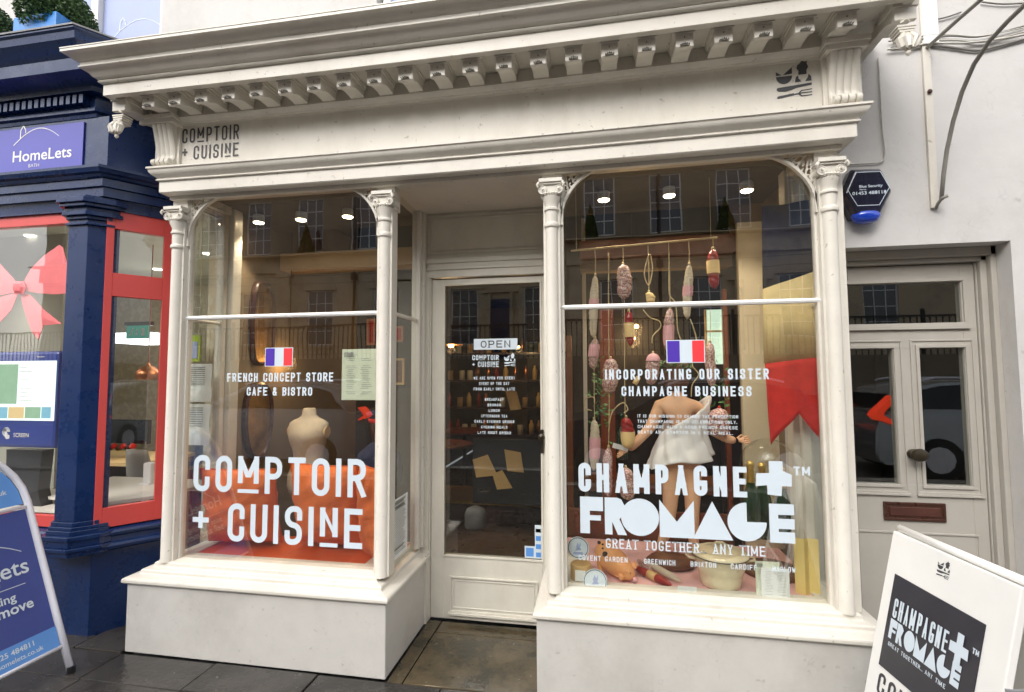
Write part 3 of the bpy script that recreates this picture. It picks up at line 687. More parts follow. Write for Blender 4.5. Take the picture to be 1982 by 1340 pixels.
# ---- recessed door wall
dw = MB(); dw.box(1.378, 2.20, YD + .0, YD + .05, 2.225, 2.545); dw.box(1.352, 1.400, YD - .012, YD + .05, 0, 2.225)
part(dw, 'door_surround', M['creamdoor'], bevel=.002)
def frame(mb, x0, x1, z0, z1, y, w=.014, d=.010):
    mb.box(x0, x1, y - d, y, z1 - w, z1); mb.box(x0, x1, y - d, y, z0, z0 + w); mb.box(x0, x0 + w, y - d, y, z0 + w, z1 - w); mb.box(x1 - w, x1, y - d, y, z0 + w, z1 - w); return mb
fr = MB(); frame(fr, 1.395, 2.20, 2.262, 2.512, YD, .012, .010); frame(fr, 1.416, 2.18, 2.283, 2.491, YD, .008, .006)
part(fr, 'panel_moulding', M['creamdoor'], bevel=.002)
hd = MB().box(1.378, 2.20, YD - .020, YD, 2.200, 2.226).box(1.378, 2.20, YD - .012, YD, 2.168, 2.200).box(1.378, 2.20, YD - .022, YD, 2.156, 2.168).box(1.400, 2.20, YD - .014, YD + .03, 2.108, 2.156)
part(hd, 'door_head', M['creamdoor'], bevel=.002)
jb = MB().box(1.400, 1.414, YD - .014, YD + .05, 0, 2.108).box(1.414, 1.422, YD - .004, YD + .05, 0, 2.108); part(jb, 'door_jamb', M['creamdoor'], bevel=.0015)
ROOTLOC['x'] = 0
dl = MB(); y0, y1 = YD + .008, YD + .048
dl.box(1.424, 1.506, y0, y1, .006, 2.100); dl.box(2.118, 2.20, y0, y1, .006, 2.100); dl.box(1.506, 2.118, y0, y1, 2.062, 2.100); dl.box(1.506, 2.118, y0, y1, .006, .384)
door = part(dl, 'shop_door', M['creamdoor'], bevel=.002)
fm = MB(); frame(fm, 1.498, 2.126, .376, 2.070, y0, .012, .006); frame(fm, 1.546, 2.09, .050, .262, y0, .010, .010); frame(fm, 1.566, 2.07, .072, .242, y0, .008, .005); fm.box(1.54, 2.096, y0 - .022, y0, .036, .050)
fm.build('door_moulding', M['creamdoor'], door, bevel=.0015)
MB().box(1.506, 2.118, y0 + .014, y0 + .020, .384, 2.062).build('door_pane', M['glassdoor'], door)
MB().box(2.112, 2.132, y0 - .012, y0, 1.02, 1.16).build('lock_plate', M['brass'], door, bevel=.002)
MB().lathe([(.014, 0), (.010, -.02), (.018, -.035), (.020, -.05), (.008, -.058)], (2.124, y0 - .01, 1.12), 12, axis='y').build('door_handle', M['brass'], door, auto=40)

# ---------------------------------------------------------------- building behind
BD = empty('building', (2, YW, 0), 'white rendered terrace building rising behind both shopfronts, with a side door', 'building')
wl = MB()
WT = 8.5; yb = YW + .28
wl.box(3.60, 4.497, YW, yb, 2.147, WT); wl.box(4.497, 9, YW, yb, 0, WT); wl.box(-.16, 3.60, YW, yb, 2.62, 3.83); wl.box(-.5, 1.10, YW, yb, 3.83, WT); wl.box(2.2, 3.60, YW, yb, 3.83, WT)
wl.box(1.10, 2.2, YW, yb, 5.6, WT); wl.box(-9, -.5, YW, yb, 5.4, WT); wl.box(-9, -1.7, YW, yb, 3.3, 5.4); wl.box(-1.7, -.5, YW, yb, 3.3, 3.62); wl.box(-.5, -.16, YW, yb, 2.62, 3.83)
wl.box(3.52, 3.605, .40, yb, 0, 2.147)
wl.build('wall', M['wall'], BD)
# upstairs windows
def upwin(x0, x1, z0, z1, mat, mull=None):
    f = MB(); y = YW + .05; w = .05
    f.box(x0, x0 + w, y, y + .06, z0, z1); f.box(x1 - w, x1, y, y + .06, z0, z1); f.box(x0 + w, x1 - w, y, y + .06, z0, z0 + w); f.box(x0 + w, x1 - w, y, y + .06, z1 - w, z1)
    if mull: f.box(mull - .03, mull + .03, y - .01, y + .06, z0 + w, z1 - w)
    o = f.build('upper_window', M['white'], BD, bevel=.004)
    MB().box(x0 + w, x1 - w, y + .03, y + .036, z0 + w, z1 - w).build('window_film', mat, o); return o
w1 = upwin(-1.7, -.52, 3.62, 5.4, M['slatew'], -1.12); w2 = upwin(1.12, 2.2, 3.83, 5.6, M['slatew'])
lg = MB(); hill(lg, lambda a, b, d: (-1.00 + a, YW + .0785 - d, 3.945 + b), .42); fill_text(lg, 'HomeLets', .065, lambda a, b, d: (-.98 + a, YW + .0785, 3.865 + b))
lg.build('window_lettering', M['vinyl'], w1)
# side door in its reveal
yl = .50
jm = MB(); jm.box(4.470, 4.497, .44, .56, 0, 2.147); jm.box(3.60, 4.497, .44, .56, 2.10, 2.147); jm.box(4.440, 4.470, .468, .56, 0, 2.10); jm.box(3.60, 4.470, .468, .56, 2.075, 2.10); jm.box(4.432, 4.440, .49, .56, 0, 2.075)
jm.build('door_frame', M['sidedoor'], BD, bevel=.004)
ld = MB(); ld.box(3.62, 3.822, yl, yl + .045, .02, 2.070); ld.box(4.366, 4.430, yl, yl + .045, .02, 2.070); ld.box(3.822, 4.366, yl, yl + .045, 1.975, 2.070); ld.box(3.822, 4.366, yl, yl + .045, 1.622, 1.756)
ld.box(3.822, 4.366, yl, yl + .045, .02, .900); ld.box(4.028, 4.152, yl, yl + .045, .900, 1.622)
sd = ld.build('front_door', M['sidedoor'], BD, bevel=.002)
fm = MB(); frame(fm, 3.80, 4.385, 1.742, 1.992, yl, .014, .010); fm.box(3.80, 4.395, yl - .016, yl, 1.722, 1.742)
frame(fm, 3.802, 4.046, .884, 1.640, yl, .016, .008); frame(fm, 4.136, 4.384, .884, 1.640, yl, .016, .008); frame(fm, 3.775, 4.072, .855, 1.668, yl, .010, .006); frame(fm, 4.110, 4.410, .855, 1.668, yl, .010, .006)
fm.box(3.775, 4.075, yl - .014, yl, .843, .855); fm.box(4.107, 4.412, yl - .014, yl, .843, .855)
frame(fm, 3.775, 4.385, .16, .655, yl, .010, .006)
fm.build('door_moulding', M['sidedoor'], sd, bevel=.0015)
for a, b, c, d in ((3.822, 4.366, 1.756, 1.975), (3.822, 4.028, .9, 1.622), (4.152, 4.366, .9, 1.622)): MB().box(a, b, yl + .016, yl + .022, c, d).build('door_pane', M['glassdoor'], sd)
MB().lathe([(.026, 0), (.026, -.006), (.012, -.012), (.011, -.028), (.030, -.040), (.034, -.052), (.028, -.066), (.006, -.074)], (4.097, yl - .008, 1.063), 20, axis='y', sx=1.25).build('door_knob', M['brass'], sd, auto=40)
lb = MB().box(3.943, 4.233, yl - .008, yl - .001, .714, .809); frame(lb, 3.943, 4.233, .714, .809, yl - .008, .012, .004); lb.build('letter_plate', M['darkwood'], sd, bevel=.002)
MB().box(3.970, 4.206, yl - .013, yl - .008, .738, .785).build('letter_flap', M['rust'], sd, bevel=.003)
MB().box(3.4, 4.6, 1.6, 1.62, 0, 2.6).build('hall_back', M['darkroom'], BD)
MB().box(3.605, 4.5, .56, 1.6, 2.2, 2.22).box(3.60, 3.615, .62, 1.6, 0, 2.2).box(4.5, 4.52, .56, 1.6, 0, 2.2).box(3.605, 4.5, .38, 1.6, -.01, .018).build('hall_lining', M['darkroom'], BD)

# ---- writing on the fascia
FL = lambda x, z: (lambda a, b, d: (x + a, -.0135 - d, z + b))
line(SF, M['ink'], 'COMPTOIR', .377, .088, .0105, FL(.060, 2.864), 'fascia_lettering', post=sag, under=(2,))
line(SF, M['ink'], '+', .036, .060, .0105, FL(.063, 2.782), 'fascia_lettering', post=sag)
line(SF, M['ink'], 'CUISINE', .298, .082, .0105, FL(.140, 2.762), 'fascia_lettering', post=sag, under=(5,))
t = MB(); logo(t, FL(3.315, 2.805), .158); t.map(sag).build('fascia_emblem', M['ink'], SF)
# ---------------------------------------------------------------- writing on the windows
YG = .0478
def LW(x, z): return lambda a, b, d: (x + a, YG - d, z + b)
V_ = M['vinyl']
line(SF, V_, 'COMPTOIR', 1.062, .205, .031, LW(.157, .833), under=(2,), gf=.36)
line(SF, V_, '+', .105, .125, .028, LW(.160, .615))
line(SF, V_, 'CUISINE', .815, .210, .031, LW(.388, .563), under=(5,), gf=.36)
line(SF, V_, 'FRENCH CONCEPT STORE', .662, .050, .0088, LW(.356, 1.458), gf=.38); line(SF, V_, 'CAFE & BISTRO', .408, .048, .0088, LW(.485, 1.379), gf=.38)
line(SF, V_, 'INCORPORATING OUR SISTER', .762, .051, .0088, LW(2.494, 1.463), gf=.50); line(SF, V_, 'CHAMPAGNE BUSINESS', .604, .048, .0085, LW(2.573, 1.382), gf=.50)
for i, s_ in enumerate(('IT IS OUR MISSION TO CHANGE THE PERCEPTION', 'THAT CHAMPAGNE IS FOR CELEBRATIONS ONLY.', 'CHAMPAGNE WITH A GOOD FRENCH CHEESE', 'BEATS ANY STARTER IN A REAL MEAL.')):
    line(SF, V_, s_, (.465, .460, .462, .440)[i], .0150, .0024, LW(2.648, 1.277 - i * .026), gf=.42)
for s_, x_, w_ in (('COVENT GARDEN', 2.352, .235), ('GREENWICH', 2.665, .145), ('BRIXTON', 2.880, .115), ('CARDIFF', 3.060, .115), ('MARLOW', 3.240, .100)):
    line(SF, V_, s_, w_, .024, .0034, LW(x_, .575), gf=.40)
line(SF, V_, 'CHAMPAGNE', .787, .142, .0265, LW(2.356, .908), gf=.46)
t = MB()
# block letters of the second word
_bk = [0]
def blk(pts, x, w):
    _bk[0] += 1; e_ = .00025 * (_bk[0] % 3); tt = MB(); poly(tt, [(x + a * w, .706 + b * .178) for a, b in pts], lambda a, b, d: (a, YG - d - e_, b)); tt.build('window_lettering', M['vinyl'], SF)
def disc(x, w, a0, a1, ctr=True):
    pts = [(.5 + .5 * math.cos(a0 + (a1 - a0) * k / 40), .5 + .5 * math.sin(a0 + (a1 - a0) * k / 40)) for k in range(41)]
    if ctr: pts.append((.5, .5))
    blk(pts, x, w)
blk([(0, 0), (.42, 0), (.42, .36), (.9, .36), (.9, .50), (.42, .50), (.42, .62), (1, .62), (1, 1), (0, 1)], 2.362, .112)
blk([(0, 0), (.36, 0), (.36, .34), (.62, 0), (1.05, 0), (.70, .42), (.92, .56), (.95, .80), (.80, .96), (.60, 1), (0, 1)], 2.482, .100)
disc(2.560, .180, 0, 2 * PI, False)
blk([(0, 0), (1, 0), (1, 1), (.5, .42), (0, 1)], 2.742, .160)
blk([(0, 0), (1, 0), (.5, 1)], 2.895, .180)
disc(3.052, .172, PI / 2, 2 * PI)
blk([(0, 0), (1, 0), (1, .28), (.36, .28), (.36, .36), (1, .36), (1, .62), (.36, .62), (.36, .72), (1, .72), (1, 1), (0, 1)], 3.236, .108)
# big plus, cut at its lower right arm
t = MB()
poly(t, [(3.242, 1.080), (3.302, 1.080), (3.302, 1.036), (3.340, 1.018), (3.338, .965), (3.296, .966), (3.293, .920), (3.232, .925), (3.232, .968), (3.182, .962), (3.186, 1.022), (3.242, 1.024)], lambda a, b, d: (a, YG - d, b))
t.build('window_lettering', M['vinyl'], SF)
line(SF, V_, 'TM', .070, .040, .0085, LW(3.348, 1.018), gf=.3)
t = MB(); caps(t, 'GREAT TOGETHER.. ANY TIME', .728, .046, .0062, LW(2.485, .640), gf=.38, serif=True); t.build('window_lettering', M['vinyl'], SF)
def flag(x, z, w, h):
    fl = MB().box(x - .004, x + w + .004, YG - .0002, YG, z - .004, z + h + .004).build('flag_sticker', M['vinyl'], SF)
    MB().add([(x, YG - .001, z), (x + w * .34, YG - .001, z), (x + w * .34, YG - .001, z + h), (x, YG - .001, z + h)], [(0, 1, 2, 3)]).build('blue_stripe', M['flagb'], fl)
    MB().add([(x + w * .68, YG - .001, z), (x + w, YG - .001, z), (x + w, YG - .001, z + h), (x + w * .68, YG - .001, z + h)], [(0, 1, 2, 3)]).build('red_stripe', M['flagr'], fl)
flag(.600, 1.548, .166, .098); flag(2.796, 1.548, .172, .104)
# round maker's sticker low in the right window is a thing on the pane
def card(x0, x1, z0, z1, y, mat, lines, label, cat, name, seed=1, head=None, tilt=0):
    m = MB().box(x0, x1, y, y + .0015, z0, z1)
    if tilt: m.map(lambda v: Vector((v.x, v.y + (v.z - z0) * tilt, v.z)))
    o = thing1(m, name, mat, label, cat); p = MB(); rd = random.Random(seed); ww = x1 - x0; hh = z1 - z0; n = lines
    for i in range(n):
        zz = z1 - hh * (.12 + .80 * i / n)
        if rd.random() < .15: continue
        for c in ((.10, .44), (.54, .90)):
            l = c[0] + rd.random() * .08; rr2 = c[1] - rd.random() * .12
            if head and i < 2 and c[0] > .5: continue
            p.add([(x0 + ww * l, y - .001, zz), (x0 + ww * rr2, y - .001, zz), (x0 + ww * rr2, y - .001, zz + hh * .010), (x0 + ww * l, y - .001, zz + hh * .010)], [(0, 1, 2, 3)])
    if head: x, w2, z = head; p.add([(x0 + ww * x, y - .001, z1 - hh * .16), (x0 + ww * (x + w2), y - .001, z1 - hh * .16), (x0 + ww * (x + w2), y - .001, z1 - hh * .06), (x0 + ww * x, y - .001, z1 - hh * .06)], [(0, 1, 2, 3)])
    if tilt: p.map(lambda v: Vector((v.x, v.y + (v.z - z0) * tilt, v.z)))
    p.build('printed_lines', M['slate2'], o); return o
M['slate2'] = pm('faded_print', (.36, .37, .33), .7, .1, 20)
M['slate3'] = pm('dark_print', (.12, .12, .13), .7, .1, 20)
card(1.064, 1.264, 1.356, 1.636, .058, M['paper'], 22, 'pale yellow menu sheet taped inside the left bay window beside the shop lettering', 'menu', 'menu_sheet', 2, (.06, .28, 0))
# menu on the inner return pane
o = thing1(MB().box(1.349, 1.3495, .085, .325, .486, .800), 'menu_sheet', M['wpaper'], 'white menu with grey print on the narrow side pane beside the shop door', 'menu')
p = MB(); rd = random.Random(9); x = 1.3512
o.data.transform(Matrix.Identity(4))
bpy.data.objects.remove(o)
mm_ = MB().box(1.3545, 1.3555, .085, .300, .486, .810); o = thing1(mm_, 'menu_sheet', M['wpaper'], 'white menu with grey print on the narrow side pane beside the shop door', 'menu')
for i in range(30):
    z = .785 - i * .0095; h = .005 if i not in (0, 1, 3, 4, 27) else .014
    p.add([(1.3560, .10 + rd.random() * .03, z), (1.3560, .28 - rd.random() * .05, z), (1.3560, .28 - rd.random() * .05, z + h), (1.3560, .10 + rd.random() * .03, z + h)], [(0, 1, 2, 3)])
p.build('printed_lines', M['slate2'], o)
# writing on the shop door
yd = YD + .0205
def LD(x, z): return lambda a, b, d: (x + a, yd - d, z + b)
sg = MB().box(1.695, 1.972, yd - .004, yd - .001, 1.648, 1.716); sg = sg.build('open_sign', M['vinyl'], door)
t = MB(); caps(t, 'OPEN', .188, .044, .0062, lambda a, b, d: (1.740 + a, yd - .0050 - d, 1.660 + b), gf=.35, serif=True); t.build('open_lettering', M['ink'], sg)
DN = 'door_lettering'
line(door, V_, 'COMPTOIR', .170, .032, .0055, LD(1.684, 1.583), DN, under=(2,), gf=.35); line(door, V_, '+', .018, .022, .005, LD(1.684, 1.546), DN); line(door, V_, 'CUISINE', .135, .034, .0055, LD(1.720, 1.540), DN, under=(5,), gf=.35)
t = MB(); logo(t, LD(1.888, 1.548), .072); t.build('door_emblem', V_, door)
for i, (s_, w_) in enumerate((('WE ARE OPEN FOR EVERY', .262), ('EVENT OF THE DAY', .190), ('FROM EARLY UNTIL LATE', .262))): line(door, V_, s_, w_, .018, .0033, LD(1.824 - w_ / 2, 1.462 - i * .034), DN, gf=.4)
for i, (s_, w_) in enumerate((('BREAKFAST', .118), ('BRUNCH', .085), ('LUNCH', .070), ('AFTERNOON TEA', .165), ('EARLY EVENING DRINKS', .250), ('EVENING MEALS', .165), ('LATE NIGHT DRINKS', .210))): line(door, V_, s_, w_, .017, .0032, LD(1.824 - w_ / 2, 1.330 - i * .034), DN, gf=.4)
st = MB().box(2.010, 2.072, yd - .002, yd - .001, .392, .462).build('card_sticker', M['vinyl'], door); MB().box(2.018, 2.064, yd - .003, yd - .002, .402, .452).build('sticker_print', M['boardsky'], st)
st = MB().box(2.072, 2.114, yd - .002, yd - .001, .392, .588).build('card_sticker', M['vinyl'], door)
for i in range(3): MB().box(2.078, 2.108, yd - .003, yd - .002, .400 + i * .048, .428 + i * .048).build('sticker_print', M['boardsky'], st); MB().box(2.078, 2.108, yd - .003, yd - .002, .546, .566).build('sticker_print', M['slate3'], st)

# ---------------------------------------------------------------- cafe interior
sf = struct(MB().box(.05, 3.54, .57, 7.5, -.02, .0185), 'cafe_floor', M['floorw'])
random.seed(11)
inw = MB(); inw.box(-.05, .0, .46, 7.5, .02, 2.9); inw.box(3.545, 3.6, .46, 7.5, .02, 2.9); inw.box(0, 3.545, 7.5, 7.55, .02, 2.9)
struct(inw, 'cafe_wall', M['tan']); struct(MB().box(-.05, 3.6, .95, 7.55, 2.9, 2.94).box(-.05, 3.6, .10, .95, 2.62, 2.64).box(-.05, 3.6, .93, .95, 2.64, 2.9), 'cafe_ceiling', M['tand'])
# window boards
wb = struct(MB().box(.086, 1.300, .085, .50, .40, .452).box(.06, 1.34, .10, .50, .38, .40), 'window_board', M['orangeb'], bevel=.004)
tag(wb, kind='structure')
wb2 = struct(MB().box(2.25, 3.52, .062, .80, .395, .436), 'window_board', M['pinkcloth'])
# partition below the display, so the shop stays dark behind
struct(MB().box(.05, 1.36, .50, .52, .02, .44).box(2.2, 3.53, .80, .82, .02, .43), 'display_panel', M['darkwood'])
# cushions
def cushion(c, w, h, th, rz, tilt, label, seed):
    rd = random.Random(seed); n = 26; V = []; F = []; ph = [rd.random() * 6 for _ in range(6)]
    for sd in (1, -1):
        for j in range(n + 1):
            for i in range(n + 1):
                u = i / n * 2 - 1; v = j / n * 2 - 1
                pinch = 1 - .035 * (1 - u * u) * abs(v) ** 3; pinch2 = 1 - .05 * (1 - v * v) * abs(u) ** 3
                x = u * w / 2 * pinch2; z = v * h / 2 * pinch
                e = (1 - abs(u) ** 2.6) * (1 - abs(v) ** 2.6); y = sd * th / 2 * max(e, 0) ** .72
                wr = .009 * math.sin(5 * u + 3 * v + ph[0]) * abs(v) + .005 * math.sin(-7 * u + 13 * v + ph[1]) + .010 * math.exp(-abs(u * v) * 3) * math.sin(math.atan2(v, u) * 14 + ph[2]) * (abs(u) + abs(v)) / 2
                y += sd * (wr + .003 * math.sin(v * 16 + u * 3 + ph[3]) * abs(u) ** 2 + .003 * math.sin(u * 21 + ph[4]) * v * v) * min(1, e * 3)
                V.append(Vector((x, -y, z)))
        
    m = (n + 1) ** 2
    for s in range(2):
        for j in range(n):
            for i in range(n):
                a = s * m + j * (n + 1) + i; F.append((a, a + 1, a + n + 2, a + n + 1))
    rot = Matrix.Rotation(R(rz), 3, 'Z') @ Matrix.Rotation(R(tilt), 3, 'X')
    mb = MB(); mb.add([rot @ v + Vector(c) for v in V], F)
    o = thing1(mb, 'cushion', M['orange'], label, 'cushion', 'orange cushions in the left bay window', smooth=True)
    # piped seam
    pts = []
    for k in range(64):
        q = k / 64 * 4; s_ = q % 1 * 2 - 1; side = int(q)
        u, v = ((s_, -1), (1, s_), (-s_, 1), (-1, -s_))[side]
        pts.append(rot @ Vector((u * w / 2 * (1 - .05 * (1 - v * v) * abs(u) ** 3), 0, v * h / 2 * (1 - .035 * (1 - u * u) * abs(v) ** 3))) + Vector(c))
    MB().tube(pts, .005, 5, True).build('piped_seam', M['orangeb'], o, smooth=True)
    return o
cushion((.310, .25, .705), .47, .47, .27, 6, 12, 'orange cushion at the left end of the left bay, partly behind the dark gap', 1)
cushion((.845, .31, .715), .47, .51, .26, -7, 12, 'widest orange cushion in the middle of the left bay window', 2)
cushion((1.185, .200, .712), .30, .53, .13, -40, 4, 'orange cushion turned sideways against the side pane near the door', 3)
# hanging white bags at the left edge
def bag(x0, x1, z0, z1, y, label):
    n = 10; V = []; F = []
    for j in range(n + 1):
        for i in range(n + 1):
            u, v = i / n, j / n; b = .018 * math.sin(PI * u) * (.6 + .4 * math.sin(v * 7)); V.append((x0 + (x1 - x0) * u + .004 * math.sin(v * 9), y - b, z0 + (z1 - z0) * v))
    for j in range(n):
        for i in range(n): a = j * (n + 1) + i; F.append((a, a + 1, a + n + 2, a + n + 1))
    m = MB(); m.add(V, F); m.add([(a, 2 * y + .001 - b, c) for a, b, c in V], F)
    o = thing1(m, 'paper_sack', M['wpaper'], label, 'sack', smooth=True)
    p = MB()
    for i in range(9): zz = z1 - (z1 - z0) * (.1 + .055 * i); p.box(x0 + .02, x1 - .03, y - .0195, y - .0188, zz, zz + .004)
    p.build('printed_lines', M['slate3'], o); return o
a, b = at(360, 705, .22), at(408, 778, .22); bag(a.x, b.x, b.z, a.z, .22, 'upper white printed sack hanging at the left edge of the left bay')
a, b = at(357, 782, .22), at(404, 862, .22); bag(a.x, b.x, b.z, a.z, .22, 'lower white printed sack hanging below the other in the left bay')
a = at(382, 705, .23); thing1(MB().tube([(a.x, .235, 2.59), (a.x, .235, a.z - .35)], .002, 5), 'twine', M['twine'], 'thin cord holding the two white sacks in the left bay', 'cord')
a, b = at(362, 650, .30), at(386, 700, .30)
m = MB().box(a.x, b.x, .30, .31, b.z, a.z); o = thing1(m, 'price_card', M['limey'], 'lime green card with grey square above the white sacks in the left bay', 'card'); MB().box(a.x + .015, b.x - .015, .296, .30, b.z + .02, a.z - .04).build('grey_square', M['slatew'], o)
# dress form
def rings(mb, secs, c, seg=24):
    V = []; F = []
    for (z, rx, ry, ox, oy) in secs:
        for k in range(seg): t_ = 2 * PI * k / seg; V.append((c[0] + ox + rx * math.cos(t_), c[1] + oy + ry * math.sin(t_), c[2] + z))
    for j in range(len(secs) - 1):
        for k in range(seg): F.append((j * seg + k, j * seg + (k + 1) % seg, (j + 1) * seg + (k + 1) % seg, (j + 1) * seg + k))
    F.append(tuple(range(seg))[::-1]); F.append(tuple(range((len(secs) - 1) * seg, len(secs) * seg))); return mb.add(V, F)
q = at(597, 890, .85)
DF = empty('dress_form', (q.x, .85, .02), 'beige linen dress form torso behind the orange cushions in the left bay', 'dress form')
S = [(-.28, .125, .095, 0, 0), (-.20, .155, .11, 0, 0), (-.12, .150, .105, 0, 0), (-.05, .118, .085, 0, 0), (0, .108, .08, 0, 0), (.06, .118, .09, 0, 0), (.12, .135, .105, 0, -.01), (.17, .142, .115, 0, -.015), (.21, .146, .10, 0, -.005), (.245, .150, .08, 0, 0), (.265, .125, .065, 0, 0), (.285, .075, .055, 0, 0), (.305, .050, .05, 0, 0), (.345, .045, .045, 0, 0), (.355, .038, .038, 0, 0)]
rings(MB(), S, (q.x, .85, q.z + .02)).build('torso', M['linen'], DF, smooth=True)
mb_ = MB()
for s in (-1, 1): mb_.lathe([(.045, -.006), (.040, .008)], (q.x + s * .142, .85, q.z + .205), 14, axis='x')
mb_.build('arm_cap', M['kraft'], DF); MB().lathe([(.012, .02), (.012, q.z - .25)], (q.x, .85, 0), 10).build('stand', M['darkwood'], DF)
# wall mirror and wooden vase shaped mirror
def atx(px, py, X_): q = ray(px, py); return O + q * ((X_ - O.x) / q.x)
def oval_mirror(px0, px1, py0, py1, X_, label, waist=0):
    pm_ = (px0 + px1) / 2; ya, yb = atx(px0, 700, X_).y, atx(px1, 700, X_).y; zt, zb = atx(pm_, py0, X_).z, atx(pm_, py1, X_).z
    cy0, cz_ = (ya + yb) / 2, (zt + zb) / 2; ry, rz = abs(yb - ya) / 2, (zt - zb) / 2
    def out(k, n, sc):
        t_ = 2 * PI * k / n; c_, s_ = math.cos(t_), math.sin(t_); ex = .45 if waist == 0 else .8
        return (cy0 + sc * ry * math.copysign(abs(c_) ** ex, c_) * (1 + waist * s_), cz_ + (rz - (1 - sc) * ry) * math.copysign(abs(s_) ** .9, s_))
    n = 40; m = MB(); V = []; F = []
    for sc, xx in ((1, X_ - .03), (1, X_), (.9, X_ + .012), (.80, X_), (.80, X_ - .03)):
        for k in range(n): a_, b_ = out(k, n, sc); V.append((xx, a_, b_))
    for j in range(4):
        for k in range(n): F.append((j * n + k, j * n + (k + 1) % n, (j + 1) * n + (k + 1) % n, (j + 1) * n + k))
    m.add(V, F); o = thing1(m, 'wall_mirror', M['darkwood'], label, 'mirror', auto=50)
    MB().add([(X_ - .010, *out(k, n, .82)) for k in range(n)], [tuple(range(n))]).build('mirror_glass', M['mirrorm'], o); return o
oval_mirror(486, 532, 545, 708, .035, 'tall dark framed mirror with rounded corners behind the left flag sticker')
oval_mirror(478, 532, 740, 888, .035, 'wooden mirror with rounded top below the cafe and bistro lettering', waist=.12)
for (xa, ya, xb, yb, y_, nm_) in ((505, 492, 735, 522, .98, 'display_beam'),):
    A_, B_ = at(xa, ya, y_), at(xb + 60, yb - 8, y_); struct(MB().box(.002, 1.45, y_, y_ + .16, at(600, 521, y_).z, at(600, 488, y_).z), nm_, M['beam'], bevel=.006)
# framed pictures on the far wall, seen through the side pane
for i, (x0, x1, y0_, y1_, lab, mt) in enumerate(((712, 728, 618, 668, 'gilt framed red picture in the upper right of the left bay', 'fred'), (758, 782, 632, 662, 'small orange framed picture seen through the side pane', 'fred'), (760, 784, 694, 745, 'orange and cream framed print lower in the side pane', 'cabinet'))):
    a, b = at(x0, y0_, 1.5), at(x1, y1_, 1.5); fr_ = MB(); w_ = .018
    fr_.box(a.x, b.x, 1.48, 1.5, a.z - w_, a.z); fr_.box(a.x, b.x, 1.48, 1.5, b.z, b.z + w_); fr_.box(a.x, a.x + w_, 1.48, 1.5, b.z + w_, a.z - w_); fr_.box(b.x - w_, b.x, 1.48, 1.5, b.z + w_, a.z - w_)
    o = thing1(fr_, 'picture_frame', M['copper'] if i < 2 else M['labely'], lab, 'picture'); MB().box(a.x + w_, b.x - w_, 1.492, 1.498, b.z + w_, a.z - w_).build('picture', M[mt], o)
struct(MB().box(at(690, 700, 1.52).x, at(800, 700, 1.52).x, 1.52, 1.58, .02, 2.9), 'picture_wall', M['darkroom'])
# uniformed bust with red banded cap
q = at(735, 850, .75)
UB = empty('soldier_bust', (q.x, .75, .45), 'dark bust in a navy coat with a red banded cap behind the right cushion', 'bust')
rings(MB(), [(-.30, .16, .10, 0, 0), (-.20, .17, .11, 0, 0), (-.10, .15, .10, 0, 0), (-.05, .09, .07, 0, 0), (-.02, .05, .05, 0, 0)], (q.x, .75, q.z)).build('coat', M['fnavy'], UB, smooth=True)
rings(MB(), [(-.05, .045, .045, 0, 0), (0, .05, .055, 0, 0), (.05, .062, .07, 0, 0), (.10, .066, .075, 0, 0), (.14, .05, .06, 0, 0)], (q.x, .75, q.z)).build('head', M['darkwood'], UB, smooth=True)
rings(MB(), [(.115, .072, .08, 0, 0), (.145, .078, .085, 0, 0)], (q.x, .75, q.z)).build('cap_band', M['fred'], UB, smooth=True)
rings(MB(), [(.145, .078, .085, 0, 0), (.18, .095, .10, 0, 0), (.195, .06, .07, 0, 0)], (q.x, .75, q.z)).build('cap_crown', M['fnavy'], UB, smooth=True)
rings(MB(), [(-.075, .062, .058, 0, 0), (-.045, .056, .054, 0, 0)], (q.x, .75, q.z)).build('collar', M['towel'], UB, smooth=True)
# display spotlights
def spot(x, y, label, z=2.53):
    E_ = empty('spotlight', (x, y, z), label, 'spotlight', 'ceiling spotlights in the bays')
    MB().lathe([(.030, .004), (.036, .0), (.036, .045), (.030, .055), (.010, .06), (.010, .075)], (x, y, z + .012), 16).build('housing', M['white'], E_, auto=40)
    MB().lathe([(.031, 0), (.031, .003)], (x, y, z + .008), 16).build('lamp_face', M['lampw'], E_)
    l = bpy.data.lights.new('spot_lamp', 'SPOT'); l.energy = 13; l.spot_size = R(95); l.spot_blend = .6; l.color = (1, .84, .64); l.shadow_soft_size = .03
    lo = bpy.data.objects.new('spot_lamp', l); COL.objects.link(lo); lo.parent = E_; lo.location = (0, 0, 0)
for x, lab in ((.18, 'left lit spotlight of three in the left bay ceiling'), (.50, 'middle lit spotlight of three in the left bay ceiling'), (.84, 'right lit spotlight of three in the left bay ceiling'), (2.51, 'left lit spotlight of three in the right bay ceiling'), (2.89, 'middle lit spotlight of three in the right bay ceiling'), (3.32, 'right lit spotlight of three in the right bay ceiling')): spot(x, .5, lab)
